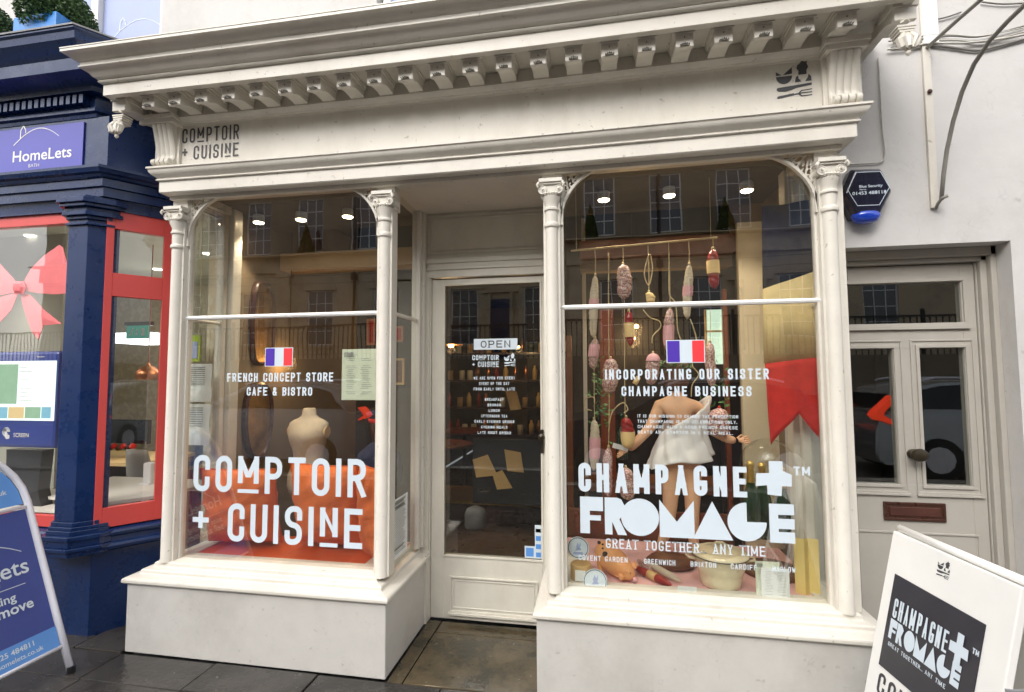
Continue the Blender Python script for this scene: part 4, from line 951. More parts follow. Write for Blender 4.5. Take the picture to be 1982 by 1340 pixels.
# ---------------------------------------------------------------- right bay display
YH = .40
rodm = MB(); a, b = at(1105, 486, YH), at(1388, 460, YH); rodm.tube([a, b], .006, 8)
ROD = empty('hanging_rail', (a.x, YH, a.z), 'thin wooden rail with hanging sausages across the right bay', 'rail')
rodm.build('rod', M['twine'], ROD, smooth=True)
for u in (.04, .96): p = a.lerp(b, u); MB().tube([p, (p.x, p.y, 2.60)], .0015, 4).build('cord', M['twine'], ROD)
def sausage(px, p0, p1, w, mat, label, stick=None, lab=None, y=YH, lean=0, string=True, cap=None):
    """hanging sausage: lathe profile between pixel rows p0..p1, w half-width px"""
    A, B = at(px, p0, y), at(px + lean, p1, y); L_ = A.z - B.z; r = w / 938.4 * 2.5
    rd = random.Random(int(px * 7 + p0)); n = 18; prof = []
    for k in range(n + 1):
        t_ = k / n; e = (1 - abs(2 * t_ - 1) ** 3.4) ** .5; e = max(e, .12 if 0 < k < n else .10)
        prof.append((r * e * (1 + .05 * math.sin(t_ * 19 + px)), -L_ * t_))
    m = MB(); m.lathe([p for i_ in range(len(prof) - 1) for p in (prof[i_], ((prof[i_][0] + prof[i_ + 1][0]) / 2, (prof[i_][1] + prof[i_ + 1][1]) / 2))] + [prof[-1]], (0, 0, 0), 20)
    m.map(lambda v: Vector((A.x + v.x + (B.x - A.x) * (-v.z / L_), y + v.y, A.z + v.z)))
    m.map(lambda v: Vector((v.x + .006 * math.sin((A.z - v.z) / L_ * PI + px) - .006 * math.sin(px), v.y, v.z + 0)))
    m.map(lambda v: v + Vector((v.x - A.x, v.y - y, 0)) * (.05 * math.sin(v.z * 210 + v.x * 90) + .04 * math.sin(math.atan2(v.y - y, v.x - A.x) * 5 + v.z * 60)))
    E_ = m.build('hanging_sausage', M[mat], None, smooth=True); tag(E_, label, 'sausage', 'sausages hanging in the right bay')
    if lab:
        t0, t1, lm = lab; m = MB(); P = []
        for k in range(9):
            t_ = t0 + (t1 - t0) * k / 8; e = max((1 - abs(2 * t_ - 1) ** 3.4) ** .5, .12); P.append((r * e * 1.10 + .002, -L_ * t_))
        m.lathe(P, (0, 0, 0), 16, a0=PI, a1=2 * PI, cap=False); m.map(lambda v: Vector((A.x + v.x + (B.x - A.x) * (-v.z / L_), y + v.y, A.z + v.z)))
        m.map(lambda v: Vector((v.x + .006 * math.sin((A.z - v.z) / L_ * PI + px) - .006 * math.sin(px), v.y, v.z)))
        m.build('paper_band', M[lm], E_, smooth=True)
    if mat in ('salamiw', 'salami') and L_ > .1:
        nm_ = MB(); q_ = int(L_ / .018)
        for i in range(1, q_):
            t_ = i / q_; rr2 = r * max((1 - abs(2 * t_ - 1) ** 3.4) ** .5, .12) * 1.05; nm_.tube([(A.x + (B.x - A.x) * t_ + .006 * math.sin(t_ * PI + px) - .006 * math.sin(px) + rr2 * math.cos(k * PI / 6), y + rr2 * math.sin(k * PI / 6), A.z - L_ * t_ + .002 * math.sin(k * PI / 6)) for k in range(12)], .0012, 4, True)
        nm_.build('netting', M['twine'], E_, kind='stuff')
    MB().tube([(A.x, y, A.z + .012), (A.x, y, A.z - .004)], [.006, .009], 6).build('tied_end', M['twine'] if not cap else M[cap], E_, smooth=True)
    if string:
        m = MB(); top = a.lerp(b, (A.x - a.x) / (b.x - a.x)); m.tube([(A.x, y, A.z), (A.x + .003, y, (A.z + top.z) / 2), (A.x, y, top.z)], .0028, 5); m.build('string', M['twine'], E_)
    return E_
sausage(1152, 533, 655, 9, 'salamiw', 'long pale ribbed sausage with pink band, first on the left of the rail', lab=(.38, .52, 'labelp'))
sausage(1152, 655, 715, 10, 'salamip', 'pink sausage hanging below the long pale one at the left end of the rail', lab=(.2, .6, 'labelp'), string=False)
sausage(1206, 512, 580, 15, 'salami', 'wide speckled salami above the transom, third string from the left')
sausage(1217, 602, 670, 9, 'redcase', 'red cased sausage with yellow band just below the transom on the left', lab=(.35, .75, 'labely'), string=False)
sausage(1182, 694, 762, 16, 'salami', 'fat speckled salami with pink tag beside the letters of the upper line', y=.36, string=False)
sausage(1178, 866, 962, 10, 'salamip', 'long pink salami low on the left behind the second white letter', y=.36, string=False)
sausage(1150, 812, 912, 10, 'salamiw', 'pale floured sausage with pink label low at the left of the right bay', lab=(.35, .75, 'labelp'), y=.38, string=False)
sausage(1211, 905, 968, 16, 'salami', 'fat speckled salami hanging lowest behind the third white letter', y=.34, string=False)
sausage(1212, 808, 868, 13, 'redcase', 'bright red wine-shaped sausage with tan label near the mannequin hand', lab=(.45, .98, 'labely'), y=.40, string=False)
sausage(1256, 566, 588, 9, 'labely', 'short cork coloured cylinder hanging over the transom in the middle', string=True)
sausage(1297, 597, 682, 10, 'salamip', 'pink white sausage hanging left of the right flag sticker', lab=(.4, .85, 'labelp'))
sausage(1334, 512, 618, 9, 'salamiw', 'long beige sausage with pink band, fourth from the right wall panel', lab=(.40, .58, 'labelp'))
sausage(1380, 482, 560, 11, 'redcase', 'dark red sausage with yellow band, last on the right of the rail', lab=(.30, .62, 'labely'))
sausage(1264, 684, 745, 14, 'salamip', 'speckled sausage with pink tag left of the mannequin head', y=.42, string=False, lab=(.0, .25, 'labelp'))
sausage(1374, 662, 750, 10, 'salami', 'thin speckled sausage right of the right flag sticker', y=.42, string=False)
sausage(1392, 790, 846, 20, 'salami', 'bundle of speckled salami held at the mannequin right arm', y=.50, string=False, cap='fred')
def cordm(pts, y, r=.003, label='', mat='twine'):
    P = [at(p[0], p[1], y) for p in pts]; Q = []
    for i in range(len(P) - 1):
        for k in range(6):
            t_ = k / 6; p0 = P[max(i - 1, 0)]; p1 = P[i]; p2 = P[i + 1]; p3 = P[min(i + 2, len(P) - 1)]
            Q.append(.5 * ((2 * p1) + (p2 - p0) * t_ + (2 * p0 - 5 * p1 + 4 * p2 - p3) * t_ ** 2 + (-p0 + 3 * p1 - 3 * p2 + p3) * t_ ** 3))
    Q.append(P[-1]); return thing1(MB().tube(Q, r, 5), 'twine', M[mat], label, 'string', 'loose strings in the right bay', smooth=True)
cordm([(1178, 490), (1178, 560), (1178, 620), (1179, 694)], .36, .0032, 'straight string holding the fat speckled salami with pink tag')
cordm([(1208, 580), (1209, 640), (1209, 720), (1210, 808)], .40, .0025, 'long straight string down to the bright red sausage')
cordm([(1256, 492), (1247, 530), (1256, 552), (1263, 520), (1258, 492)], .39, .0035, 'looped hank of string above the transom in the middle')
cordm([(1245, 600), (1258, 615), (1276, 622), (1278, 635), (1264, 650), (1262, 665)], .38, .0035, 'curly string below the transom in the middle')
cordm([(1295, 490), (1295, 560), (1298, 575), (1308, 590), (1312, 640), (1320, 662)], .38, .0032, 'kinked string running behind the right flag sticker')
cordm([(1336, 618), (1344, 640), (1348, 665), (1340, 705), (1352, 725), (1340, 745), (1338, 768)], .38, .0032, 'wavy string right of the right flag sticker down to the towel')
cordm([(1178, 838), (1184, 800), (1205, 780), (1215, 792), (1208, 800)], .35, .0035, 'curved string arching between the two low salamis')
cordm([(1150, 640), (1150, 760), (1151, 812)], .38, .0022, 'thin string above the floured sausage')
cordm([(1146, 795), (1132, 790), (1134, 772), (1150, 770), (1150, 788)], .38, .0028, 'small round loop of string at the far left')
cordm([(1179, 762), (1179, 800), (1178, 866)], .36, .0025, 'short string between the speckled and the long pink salami')
cordm([(1375, 600), (1375, 640), (1374, 662)], .42, .002, 'short string above the thin speckled sausage')
# small hanging cork
q = at(1232, 737, .36); m = MB().lathe([(.014, -.022), (.015, 0), (.013, .024)], (0, 0, 0), 12); m.map(lambda v: Matrix.Rotation(R(30), 3, 'Y') @ v + q); thing1(m, 'cork', M['labely'], 'small cork tied beside the letters of the upper line', 'cork', smooth=True)
# herb bunch
q = at(1164, 760, .5); m = MB(); rd = random.Random(4)
for k in range(110):
    c_ = q + Vector((rd.gauss(0, .035), rd.gauss(0, .03), rd.gauss(-.03, .11))); u = Vector((rd.gauss(0, 1), rd.gauss(0, 1), rd.gauss(0, 1))).normalized(); v = u.orthogonal().normalized(); s = .012 + rd.random() * .012
    m.add([c_ - u * s, c_ + v * s * .4, c_ + u * s, c_ - v * s * .4], [(0, 1, 2, 3)])
thing1(m, 'herb_bunch', M['leafd'], 'green bunch of herbs hanging at the left of the right bay', 'herbs')
q = at(1390, 775, .6); m = MB()
for k in range(60):
    c_ = q + Vector((rd.gauss(0, .035), rd.gauss(0, .03), rd.gauss(0, .09))); u = Vector((rd.gauss(0, 1), rd.gauss(0, 1), rd.gauss(0, 1))).normalized(); v = u.orthogonal().normalized(); s = .012 + rd.random() * .012
    m.add([c_ - u * s, c_ + v * s * .4, c_ + u * s, c_ - v * s * .4], [(0, 1, 2, 3)])
thing1(m, 'herb_bunch', M['leafd'], 'small green sprig behind the mannequin right shoulder', 'herbs')
# cabinet with posts behind the figure
CB = empty('display_cabinet', (2.8, .95, .02), 'brown wooden display cabinet standing behind the mannequin in the right bay', 'cabinet')
def post(px0, px1, py0, py1, y, mat, nm='post', d=.04): A, B = at(px0, py0, y), at(px1, py1, y); return MB().box(A.x, B.x, y, y + d, min(A.z, B.z), max(A.z, B.z)).build(nm, M[mat], CB, bevel=.003)
post(1095, 1112, 650, 1120, .9, 'cabinet'); post(1160, 1196, 600, 1120, .9, 'mahog'); post(1398, 1424, 560, 1120, .9, 'mahog')
post(1100, 1420, 985, 1120, .86, 'cabinet', 'drawer_front'); post(1120, 1400, 930, 960, .95, 'cabinet', 'shelf', .3)
for i in range(3): post(1112 + i * 100, 1204 + i * 100, 992, 1052, .85, 'mahog', 'drawer', .012)
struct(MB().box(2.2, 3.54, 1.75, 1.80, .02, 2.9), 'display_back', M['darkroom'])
# pale back board strip and lit panel
A, B = at(1366, 600, 1.1), at(1400, 705, 1.1); m = MB().box(A.x - .0, B.x, 1.1, 1.11, B.z, A.z); o = thing1(m, 'garden_window', M['winlit'], 'small lit window panel at the back, right of the thin sausages', 'window')
m = MB(); m.box(A.x - .01, B.x + .01, 1.08, 1.10, (A.z * .6 + B.z * .4) - .006, (A.z * .6 + B.z * .4) + .006); m.box(A.x - .012, A.x, 1.08, 1.10, B.z, A.z); m.box(B.x, B.x + .012, 1.08, 1.10, B.z, A.z); m.build('window_bar', M['labely'], o)
A, B = at(1127, 590, 1.05), at(1140, 1000, 1.05); struct(MB().box(A.x, B.x, 1.05, 1.10, .02, 2.62), 'display_pilaster', M['cream'], bevel=.004)
A, B = at(1427, 450, .80), at(1474, 1100, .80); struct(MB().box(A.x, B.x + .2, .80, .84, .43, 2.45), 'display_pier_right', M['linen2'] if 'linen2' in M else M['cream'], bevel=.004)
# tricolour pennant
def cloth(pts, mat, par, y=.33):
    pass
PN = empty('pennant', (3.45, .33, 2.4), 'long navy, yellow and red swallow tailed pennant at the right of the right bay', 'flag')
def strip(rows, mat):
    n = 10; V = []; F = []
    for (l, r_) in rows:
        Lp, Rp = at(l[0], l[1], .25), at(r_[0], r_[1], .25)
        for i in range(n + 1):
            u = i / n; p = Lp.lerp(Rp, u); V.append((p.x, .25 - .012 * math.sin(u * 9 + p.z * 3) - .01 * math.sin(p.z * 7), p.z))
    for j in range(len(rows) - 1):
        for i in range(n): a_ = j * (n + 1) + i; F.append((a_, a_ + 1, a_ + n + 2, a_ + n + 1))
    m = MB(); m.add(V, F); o = m.build({'fnavy': 'navy_cloth', 'fyel': 'yellow_cloth', 'fred': 'red_cloth'}[mat], M[mat], PN, smooth=True); s = o.modifiers.new('thick', 'SOLIDIFY'); s.thickness = .002; return o
strip([((1474, 400), (1580, 385)), ((1474, 480), (1584, 450)), ((1476, 560), (1582, 524))], 'fnavy')
strip([((1476, 560), (1582, 524)), ((1479, 630), (1580, 610)), ((1481, 704), (1582, 692))], 'fyel')
n = 22; V = []; F = []; rws = 10
for j in range(rws + 1):
    v = j / rws
    for i in range(n + 1):
        u = i / n; y0_ = 704 - 12 * u; y1_ = 862 - 62 * (u / .54) if u < .54 else 800 + 64 * (u - .54) / .46
        yy_ = y0_ + (y1_ - y0_) * v; p = at(1481 + (yy_ - 704) * .08 + u * (101 + (yy_ - 704) * .03), yy_, .25); V.append((p.x, .25 - .010 * math.sin(u * 9 + p.z * 3) - .008 * math.sin(p.z * 9 + u * 4), p.z))
for j in range(rws):
    for i in range(n): a_ = j * (n + 1) + i; F.append((a_, a_ + 1, a_ + n + 2, a_ + n + 1))
m = MB(); m.add(V, F); o = m.build('red_cloth', M['fred'], PN, smooth=True); s = o.modifiers.new('thick', 'SOLIDIFY'); s.thickness = .002
A_, B_ = at(1150, 470, .9), at(1424, 452, .9); struct(MB().box(A_.x - .1, B_.x, .9, 1.0, at(1290, 492, .9).z, at(1290, 458, .9).z), 'display_beam_right', M['mahog'], bevel=.006)
struct(MB().box(A_.x - .1, B_.x, 1.0, 1.08, at(1290, 520, 1.0).z, at(1290, 492, 1.0).z), 'display_rail', M['pier'])
# the mannequin in a towel
MQ = empty('mannequin', (2.92, .56, .44), 'child mannequin seen from behind, wrapped in a white towel, holding a card', 'mannequin')
def skin_obj(name, verts, edges, radii, mat, par, sub=2):
    me = bpy.data.meshes.new(name); off = ROOTLOC[par.name]; me.from_pydata([Vector(v) - off for v in verts], edges, []); o = bpy.data.objects.new(name, me); COL.objects.link(o); o.parent = par; ROOTLOC[o.name] = off
    m = o.modifiers.new('skin', 'SKIN'); m.use_smooth_shade = True
    for i, r_ in enumerate(radii): me.skin_vertices[0].data[i].radius = (r_, r_) if not isinstance(r_, tuple) else r_
    for i in range(len(radii)): me.skin_vertices[0].data[i].use_root = (i == 0)
    s = o.modifiers.new('sub', 'SUBSURF'); s.levels = sub; s.render_levels = sub; me.materials.append(mat); return o
Ym = .56
V = [(2.935, Ym, .985), (2.93, Ym, 1.10), (2.925, Ym, 1.22), (2.92, Ym, 1.305), (2.915, Ym, 1.365), (2.912, Ym, 1.42),
     (2.815, Ym, 1.300), (2.765, Ym - .02, 1.185), (2.655, Ym - .06, 1.075), (2.625, Ym - .07, 1.052),
     (3.030, Ym, 1.300), (3.085, Ym + .02, 1.175), (3.190, Ym - .04, 1.115), (3.225, Ym - .05, 1.115),
     (2.875, Ym, .950), (2.862, Ym, .72), (2.845, Ym + .01, .60), (2.800, Ym + .01, .475), (2.795, Ym + .09, .452),
     (2.995, Ym, .950), (2.985, Ym, .72), (2.985, Ym + .01, .60), (2.995, Ym + .01, .475), (3.01, Ym + .09, .452)]
E = [(0, 1), (1, 2), (2, 3), (3, 4), (4, 5), (3, 6), (6, 7), (7, 8), (8, 9), (3, 10), (10, 11), (11, 12), (12, 13), (0, 14), (14, 15), (15, 16), (16, 17), (17, 18), (0, 19), (19, 20), (20, 21), (21, 22), (22, 23)]
RR = [(.082, .062), (.070, .052), (.080, .056), (.078, .050), (.038, .036), (.036, .036), .044, .034, .026, .020, .044, .034, .026, .020, .062, .044, .038, .026, .022, .062, .044, .038, .026, .022]
skin_obj('body', V, E, RR, M['skin'], MQ)
def hand(base, d, side, name='hand'):
    base = Vector(base); d = Vector(d).normalized(); s = Vector(side).normalized(); nrm = d.cross(s)
    V = [base, base + d * .030]; E = [(0, 1)]; RD = [(.017, .010), (.020, .009)]
    for i in range(4):
        o = (i - 1.5) * .0105; L_ = (.036, .042, .040, .032)[i]; k = len(V)
        V += [base + d * .040 + s * o, base + d * (.040 + L_ * .5) + s * o * 1.1 + nrm * .006, base + d * (.040 + L_ * .85) + s * o * 1.1 + nrm * .016]; E += [(1, k), (k, k + 1), (k + 1, k + 2)]; RD += [.0058, .0052, .0042]
    k = len(V); V += [base + d * .018 + s * .020, base + d * .036 + s * .030 + nrm * .010]; E += [(0, k), (k, k + 1)]; RD += [.0065, .005]
    return skin_obj(name, V, E, RD, M['skin'], MQ, 1)
hand((2.628, Ym - .068, 1.054), (-.8, -.25, -.35), (.2, .3, .9)); hand((3.222, Ym - .05, 1.115), (.9, -.3, .1), (0, .3, .9))
rings(MB(), [(-.09, .040, .045, 0, 0), (-.05, .072, .078, 0, .01), (0, .082, .092, 0, .012), (.05, .082, .092, 0, .012), (.09, .062, .07, 0, .01), (.11, .03, .035, 0, .01)], (2.912, Ym, 1.48)).build('head', M['hair'], MQ, smooth=True)
m = MB(); rd = random.Random(8)
for k in range(200):
    t_ = rd.random() * 2 * PI; c_ = Vector((2.912 + .085 * math.cos(t_), Ym + .095 * math.sin(t_), 1.545 + rd.gauss(0, .014))); u = Vector((rd.gauss(0, 1), rd.gauss(0, 1), rd.gauss(0, 1))).normalized(); v = u.orthogonal().normalized(); s = .014
    m.add([c_ - u * s, c_ + v * s * .5, c_ + u * s, c_ - v * s * .5], [(0, 1, 2, 3)])
m.build('dried_wreath', M['leaf'], MQ)
# towel: wrapped, diagonal upper edge, flared hem with folds
n = 72; rows = 22; Vt = []; F = []
for j in range(rows + 1):
    v = j / rows
    for k in range(n):
        t_ = 2 * PI * k / n; cx_ = math.cos(t_); sy_ = math.sin(t_)
        top = 1.255 + .085 * cx_ + (-.02 if sy_ < 0 else .0) + (.07 if cx_ > .75 else 0) * (cx_ - .75) * 4 * 0 + .05 * max(0, cx_ - .5)
        bot = .985 + .035 * cx_ + .016 * math.sin(3 * t_ + 1) - .02 * (1 if -.9 < cx_ < -.2 and sy_ < 0 else 0) * 0
        z = top + (bot - top) * v
        body = .142 - .012 * math.exp(-((z - 1.15) / .07) ** 2) + .032 * max(0, (1.13 - z) / .15) ** 1.1
        fold = (.004 + .007 * v) * math.sin(t_ * 9 + z * 20) + .008 * abs(math.sin(t_ * 2.5 - z * 30 + 1)) * (1 - .3 * v) + .005 * math.sin(t_ * 13 + z * 34)
        rr_ = body + fold
        Vt.append((2.935 + .012 * (1 - v) + rr_ * cx_ * 1.02, Ym + rr_ * .72 * sy_, z))
for j in range(rows):
    for k in range(n): F.append((j * n + k, j * n + (k + 1) % n, (j + 1) * n + (k + 1) % n, (j + 1) * n + k))
m = MB(); m.add(Vt, F); o = m.build('towel', M['towel'], MQ, smooth=True); s = o.modifiers.new('thick', 'SOLIDIFY'); s.thickness = .004
q = at(1201, 866, .47); m = MB().box(-.045, .045, -.001, .001, -.014, .014); m.map(lambda v: Matrix.Rotation(R(-14), 3, 'Y').inverted() @ v + q if 0 else Matrix.Rotation(R(14), 3, 'Y') @ v + q); thing1(m, 'small_card', M['wpaper'], 'white card held in the mannequin left hand', 'card')
# wine bottle held dark behind
q = at(1205, 850, .55); thing1(MB().lathe([(.03, -.12), (.034, -.11), (.034, .02), (.028, .05), (.012, .08), (.012, .13), (.014, .135), (.014, .15)], q, 14), 'wine_bottle', M['bottle'], 'dark bottle behind the bright red sausage', 'bottle', smooth=True)
# glass cloche with its round board and champagne bottles
q = at(1490, 1010, .42)
CL = empty('glass_cloche', (q.x, .42, .44), 'tall clear glass dome at the right of the right bay, below the pennant', 'cloche')
gp = [(.150 + .0 * k, z_) for k, z_ in ((0, .46), (0, .95))]
prof = [(.150, .46), (.150, .96)] + [(.150 * math.cos(t_ * PI / 16), .96 + .15 * math.sin(t_ * PI / 16)) for t_ in range(1, 8)] + [(.004, 1.11)]
MB().lathe([(.138, .46), (.138, 1.00)] + [(.138 * math.cos(t_ * PI / 16), 1.00 + .14 * math.sin(t_ * PI / 16)) for t_ in range(1, 8)], (q.x, .42, 0), 28, cap=False).build('dome', M['glassdome'], CL, smooth=True)
MB().lathe([(.150, .436), (.150, .452), (.140, .458)], (q.x, .42, 0), 24).build('base_board', M['cabinet'], CL, smooth=False)
def bottle(px, ptop, y, label, h=.40):
    T_ = at(px, ptop, y); z = T_.z - h; x = T_.x
    E_ = empty('champagne_bottle', (x, y, z), label, 'bottle', 'champagne bottles under the glass dome')
    MB().lathe([(.040, 0), (.044, .006), (.044, .19), (.040, .22), (.026, .26), (.018, .29), (.016, .32)], (x, y, z), 18).build('bottle_glass', M['bottle'], E_, smooth=True)
    MB().lathe([(.0185, .285), (.017, .32), (.016, .368), (.020, .372), (.020, .392), (.014, .400)], (x, y, z), 16).build('foil', M['gold'], E_, smooth=True)
bottle(1452, 893, .38, 'left champagne bottle with gold foil in front of the plus sign'); bottle(1474, 897, .47, 'right champagne bottle with gold foil behind the first one')
bottle(1512, 905, .50, 'third dark bottle hidden behind the big white plus')
# casserole
ZF = .437
CP = empty('casserole', (3.05, .18, ZF), 'cream enamel casserole with lid on pink checked cloth', 'pot')
cx_, cy_ = 3.050, .212; _n0 = len(bpy.data.objects)
MB().lathe([(.074, 0), (.080, .006), (.084, .03), (.088, .052), (.090, .055), (.100, .085), (.106, .118), (.110, .120), (.110, .124), (.10, .124)], (cx_, cy_, ZF), 36).build('pot_body', M['enamel'], CP, smooth=True)
MB().lathe([(.112, .124), (.114, .128), (.108, .134), (.088, .142), (.078, .140), (.060, .146), (.030, .152), (.003, .154)], (cx_, cy_, ZF), 36).build('lid', M['enamel'], CP, smooth=True)
MB().tube([(cx_ + .112 * math.cos(k * PI / 18), cy_ + .112 * math.sin(k * PI / 18), ZF + .124) for k in range(36)], .0022, 5, True).build('dark_rim', M['black'], CP)
MB().tube([(cx_ - .022, cy_, ZF + .150), (cx_ - .024, cy_, ZF + .164), (cx_ - .012, cy_, ZF + .172), (cx_ + .012, cy_, ZF + .172), (cx_ + .024, cy_, ZF + .164), (cx_ + .022, cy_, ZF + .150)], .0045, 8).build('lid_handle', M['enamel'], CP, smooth=True)
for s in (-1, 1):
    MB().tube([(cx_ + s * .100, cy_ - .025, ZF + .108), (cx_ + s * .128, cy_ - .024, ZF + .112), (cx_ + s * .134, cy_, ZF + .113), (cx_ + s * .128, cy_ + .024, ZF + .112), (cx_ + s * .100, cy_ + .025, ZF + .108)], .0055, 8).build('side_handle', M['enamel'], CP, smooth=True)
for o in CP.children:
    for v in o.data.vertices: v.co = Vector((cx_ - 3.05, cy_ - .18, 0)) + (v.co - Vector((cx_ - 3.05, cy_ - .18, 0))) * 1.2
# toy pig, leaning nose down
PG = empty('toy_pig', (2.53, .25, ZF), 'orange brown spotted toy pig at the left of the right bay', 'toy pig')
pv = [(2.445, .27, .590), (2.485, .25, .560), (2.530, .22, .520), (2.560, .20, .500), (2.600, .16, .478), (2.622, .145, .462)]
rad = [.040, .062, .062, .044, .040, .016]
pv += [(2.56, .165, .475), (2.565, .150, .446), (2.59, .23, .475), (2.60, .235, .446), (2.455, .23, .52), (2.46, .215, .446), (2.47, .31, .52), (2.475, .33, .446)]
rad += [.018, .012, .018, .012, .022, .014, .022, .014]
off = ROOTLOC[PG.name]
o = skin_obj('pig_body', pv, [(0, 1), (1, 2), (2, 3), (3, 4), (4, 5), (3, 6), (6, 7), (3, 8), (8, 9), (1, 10), (10, 11), (1, 12), (12, 13)], rad, M['pigm'], PG)
for (x, y, z, s) in ((2.590, .120, .522, -1), (2.626, .190, .518, 1)):
    m = MB(); m.add([(x, y, z + .018), (x - .014, y - .012, z - .008), (x + .010, y - .020, z - .016), (x + .018, y + .004, z)], [(0, 1, 2), (0, 2, 3), (0, 3, 1), (1, 3, 2)]); m.build('ear', M['pigm'], PG)
m = MB()
for (x, y, z, r_) in ((2.452, .222, .606, .010), (2.470, .200, .585, .006), (2.482, .188, .560, .015), (2.496, .186, .535, .009), (2.470, .196, .606, .006)): m.lathe([(r_, 0), (r_ * .8, -.003), (.001, -.004)], (x, y, z), 8, axis='y')
m.build('black_spots', M['black'], PG); MB().lathe([(.014, 0), (.013, -.012)], (2.626, .140, .460), 12, axis='y').build('snout', M['labelp'], PG, smooth=True)
MB().lathe([(.003, 0), (.002, -.004)], (2.604, .118, .500), 8, axis='y').build('eye', M['black'], PG)
# cheese boxes and round stickers
def cheese(px, py, w, h, y, label, tiltx=0):
    c_ = at(px, py, y); r_ = w / 938.4 * (2.45 + y) * .5
    m = MB().lathe([(r_, 0), (r_, -.004)], (0, 0, 0), 32, axis='y'); m.map(lambda v: Matrix.Rotation(R(tiltx), 3, 'X') @ v + c_)
    o = thing1(m, 'cheese_round', M['vinyl'], label, 'cheese box', 'round cheese lids in the right bay')
    m = MB(); m.tube([(r_ * .90 * math.cos(k * PI / 16), -.0045, r_ * .90 * math.sin(k * PI / 16)) for k in range(32)], .0016, 4, True)
    m.map(lambda v: Matrix.Rotation(R(tiltx), 3, 'X') @ v + c_); m.build('ring_print', M['ink'], o)
    m = MB(); f_ = lambda a, b, d: (a, -.0046 - d, b)
    poly(m, [(-.2 * r_, .1 * r_), (-.05 * r_, .5 * r_), (.1 * r_, .25 * r_), (.25 * r_, .55 * r_), (.22 * r_, .1 * r_), (.05 * r_, -.1 * r_)], f_); poly(m, [(-.45 * r_, -.62 * r_), (.45 * r_, -.62 * r_), (.42 * r_, -.38 * r_), (-.42 * r_, -.38 * r_)], f_); poly(m, [(-.30 * r_, -.28 * r_), (.32 * r_, -.2 * r_), (.2 * r_, 0), (-.1 * r_, .02 * r_)], f_)
    m.map(lambda v: Matrix.Rotation(R(tiltx), 3, 'X') @ v + c_); m.build('lid_print', M['slatew'], o)
cheese(1119, 1060, 40, 40, .10, 'upper round white cheese lid with blue ring at the far left of the right bay')
cheese(1152, 1126, 44, 34, .085, 'lower round white cheese lid lying below the toy pig', -35)
q = at(1121, 1085, .13); thing1(MB().lathe([(.052, .437), (.054, .44), (.054, .515), (.050, .52)], (q.x + .008, .155, 0), 24), 'cheese_box', M['kraft'], 'round pale wooden cheese box below the upper lid', 'box', auto=40)
MB().box(q.x - .022, q.x + .030, .098, .0995, .455, .50)
o = thing1(MB().box(q.x - .020, q.x + .032, .096, .0975, .452, .505), 'price_card', M['wpaper'], 'white price card in front of the round cheese box', 'card')
q = at(1215, 1130, .13)
# dried sausages lying on the cloth
def lying(p0, p1, r_, mat, label, lab=None):
    p0, p1 = Vector(p0), Vector(p1); n = 14; P = [p0.lerp(p1, k / n) for k in range(n + 1)]; RD = [r_ * max(.15, (1 - abs(2 * k / n - 1) ** 3) ** .5) for k in range(n + 1)]
    o = thing1(MB().tube(P, RD, 12), 'dried_sausage', M[mat], label, 'sausage', 'sausages lying in the right bay', smooth=True)
    if lab: MB().tube([p0.lerp(p1, t_) for t_ in (.40, .5, .62)], r_ * 1.04, 12).build('paper_band', M[lab], o, smooth=True)
lying((2.635, .30, .462), (2.800, .115, .456), .020, 'redcase', 'red sausage with cream band lying beside the toy pig', 'kraft')
lying((2.700, .36, .470), (2.850, .165, .458), .017, 'salamiw', 'floury white sausage lying behind the red one')
lying((2.66, .40, .462), (2.72, .26, .470), .016, 'salamip', 'dark purple sausage end behind the toy pig')
thing1(MB().lathe([(.08, 0), (.10, .01), (.105, .03), (.09, .045), (.05, .055), (.01, .058)], (2.84, .42, ZF), 24, sx=1.25), 'bread_loaf', M['cabinet'], 'round brown loaf lying in front of the mannequin feet', 'bread', smooth=True)
thing1(MB().box(2.70, 2.88, .075, .12, ZF, ZF + .008), 'wooden_slip', M['labely'], 'thin wooden strip at the front of the cloth', 'board')
card(at(1312, 1140, .08).x, at(1348, 1140, .08).x, .438, .470, .075, M['wpaper'], 4, 'small white price card lying in front of the casserole', 'card', 'price_card', 4)
card(at(1462, 1100, .10).x, at(1509, 1100, .10).x, .437, at(1462, 1086, .10).z, .10, M['paper'], 14, 'pale folded menu card standing right of the casserole', 'menu', 'menu_card', 5, (.06, .25, 0))
card(at(1468, 1100, .085).x + .01, at(1527, 1100, .085).x, .437, at(1500, 1100, .085).z, .083, M['wpaper'], 16, 'white menu sheet standing in front of the folded menu card', 'menu', 'menu_card', 6)
q0, q1 = at(1538, 1100, .17), at(1583, 1100, .17)
m = MB(); zt = at(1538, 1040, .17).z; P = [(q0.x, .17), (q0.x + (q1.x - q0.x) * .35, .145), (q0.x + (q1.x - q0.x) * .6, .165), (q1.x, .15)]
for i in range(3): (xa, ya), (xb, yb_) = P[i], P[i + 1]; m.add([(xa, ya, .437), (xb, yb_, .437), (xb, yb_, zt), (xa, ya, zt)], [(0, 1, 2, 3)])
o = thing1(m, 'yellow_leaflet', M['yellowp'], 'tall yellow folded leaflet standing at the right corner of the right bay', 'leaflet'); s = o.modifiers.new('thick', 'SOLIDIFY'); s.thickness = .002
p = MB()
for i in range(22): z_ = zt - .02 - i * .0095; (xa, ya), (xb, yb_) = P[1], P[2]; p.add([(xa + .004, ya - .0015, z_), (xb - .004, yb_ - .0015, z_), (xb - .004, yb_ - .0015, z_ + .002), (xa + .004, ya - .0015, z_ + .002)], [(0, 1, 2, 3)])
p.build('printed_lines', M['kraft'], o)
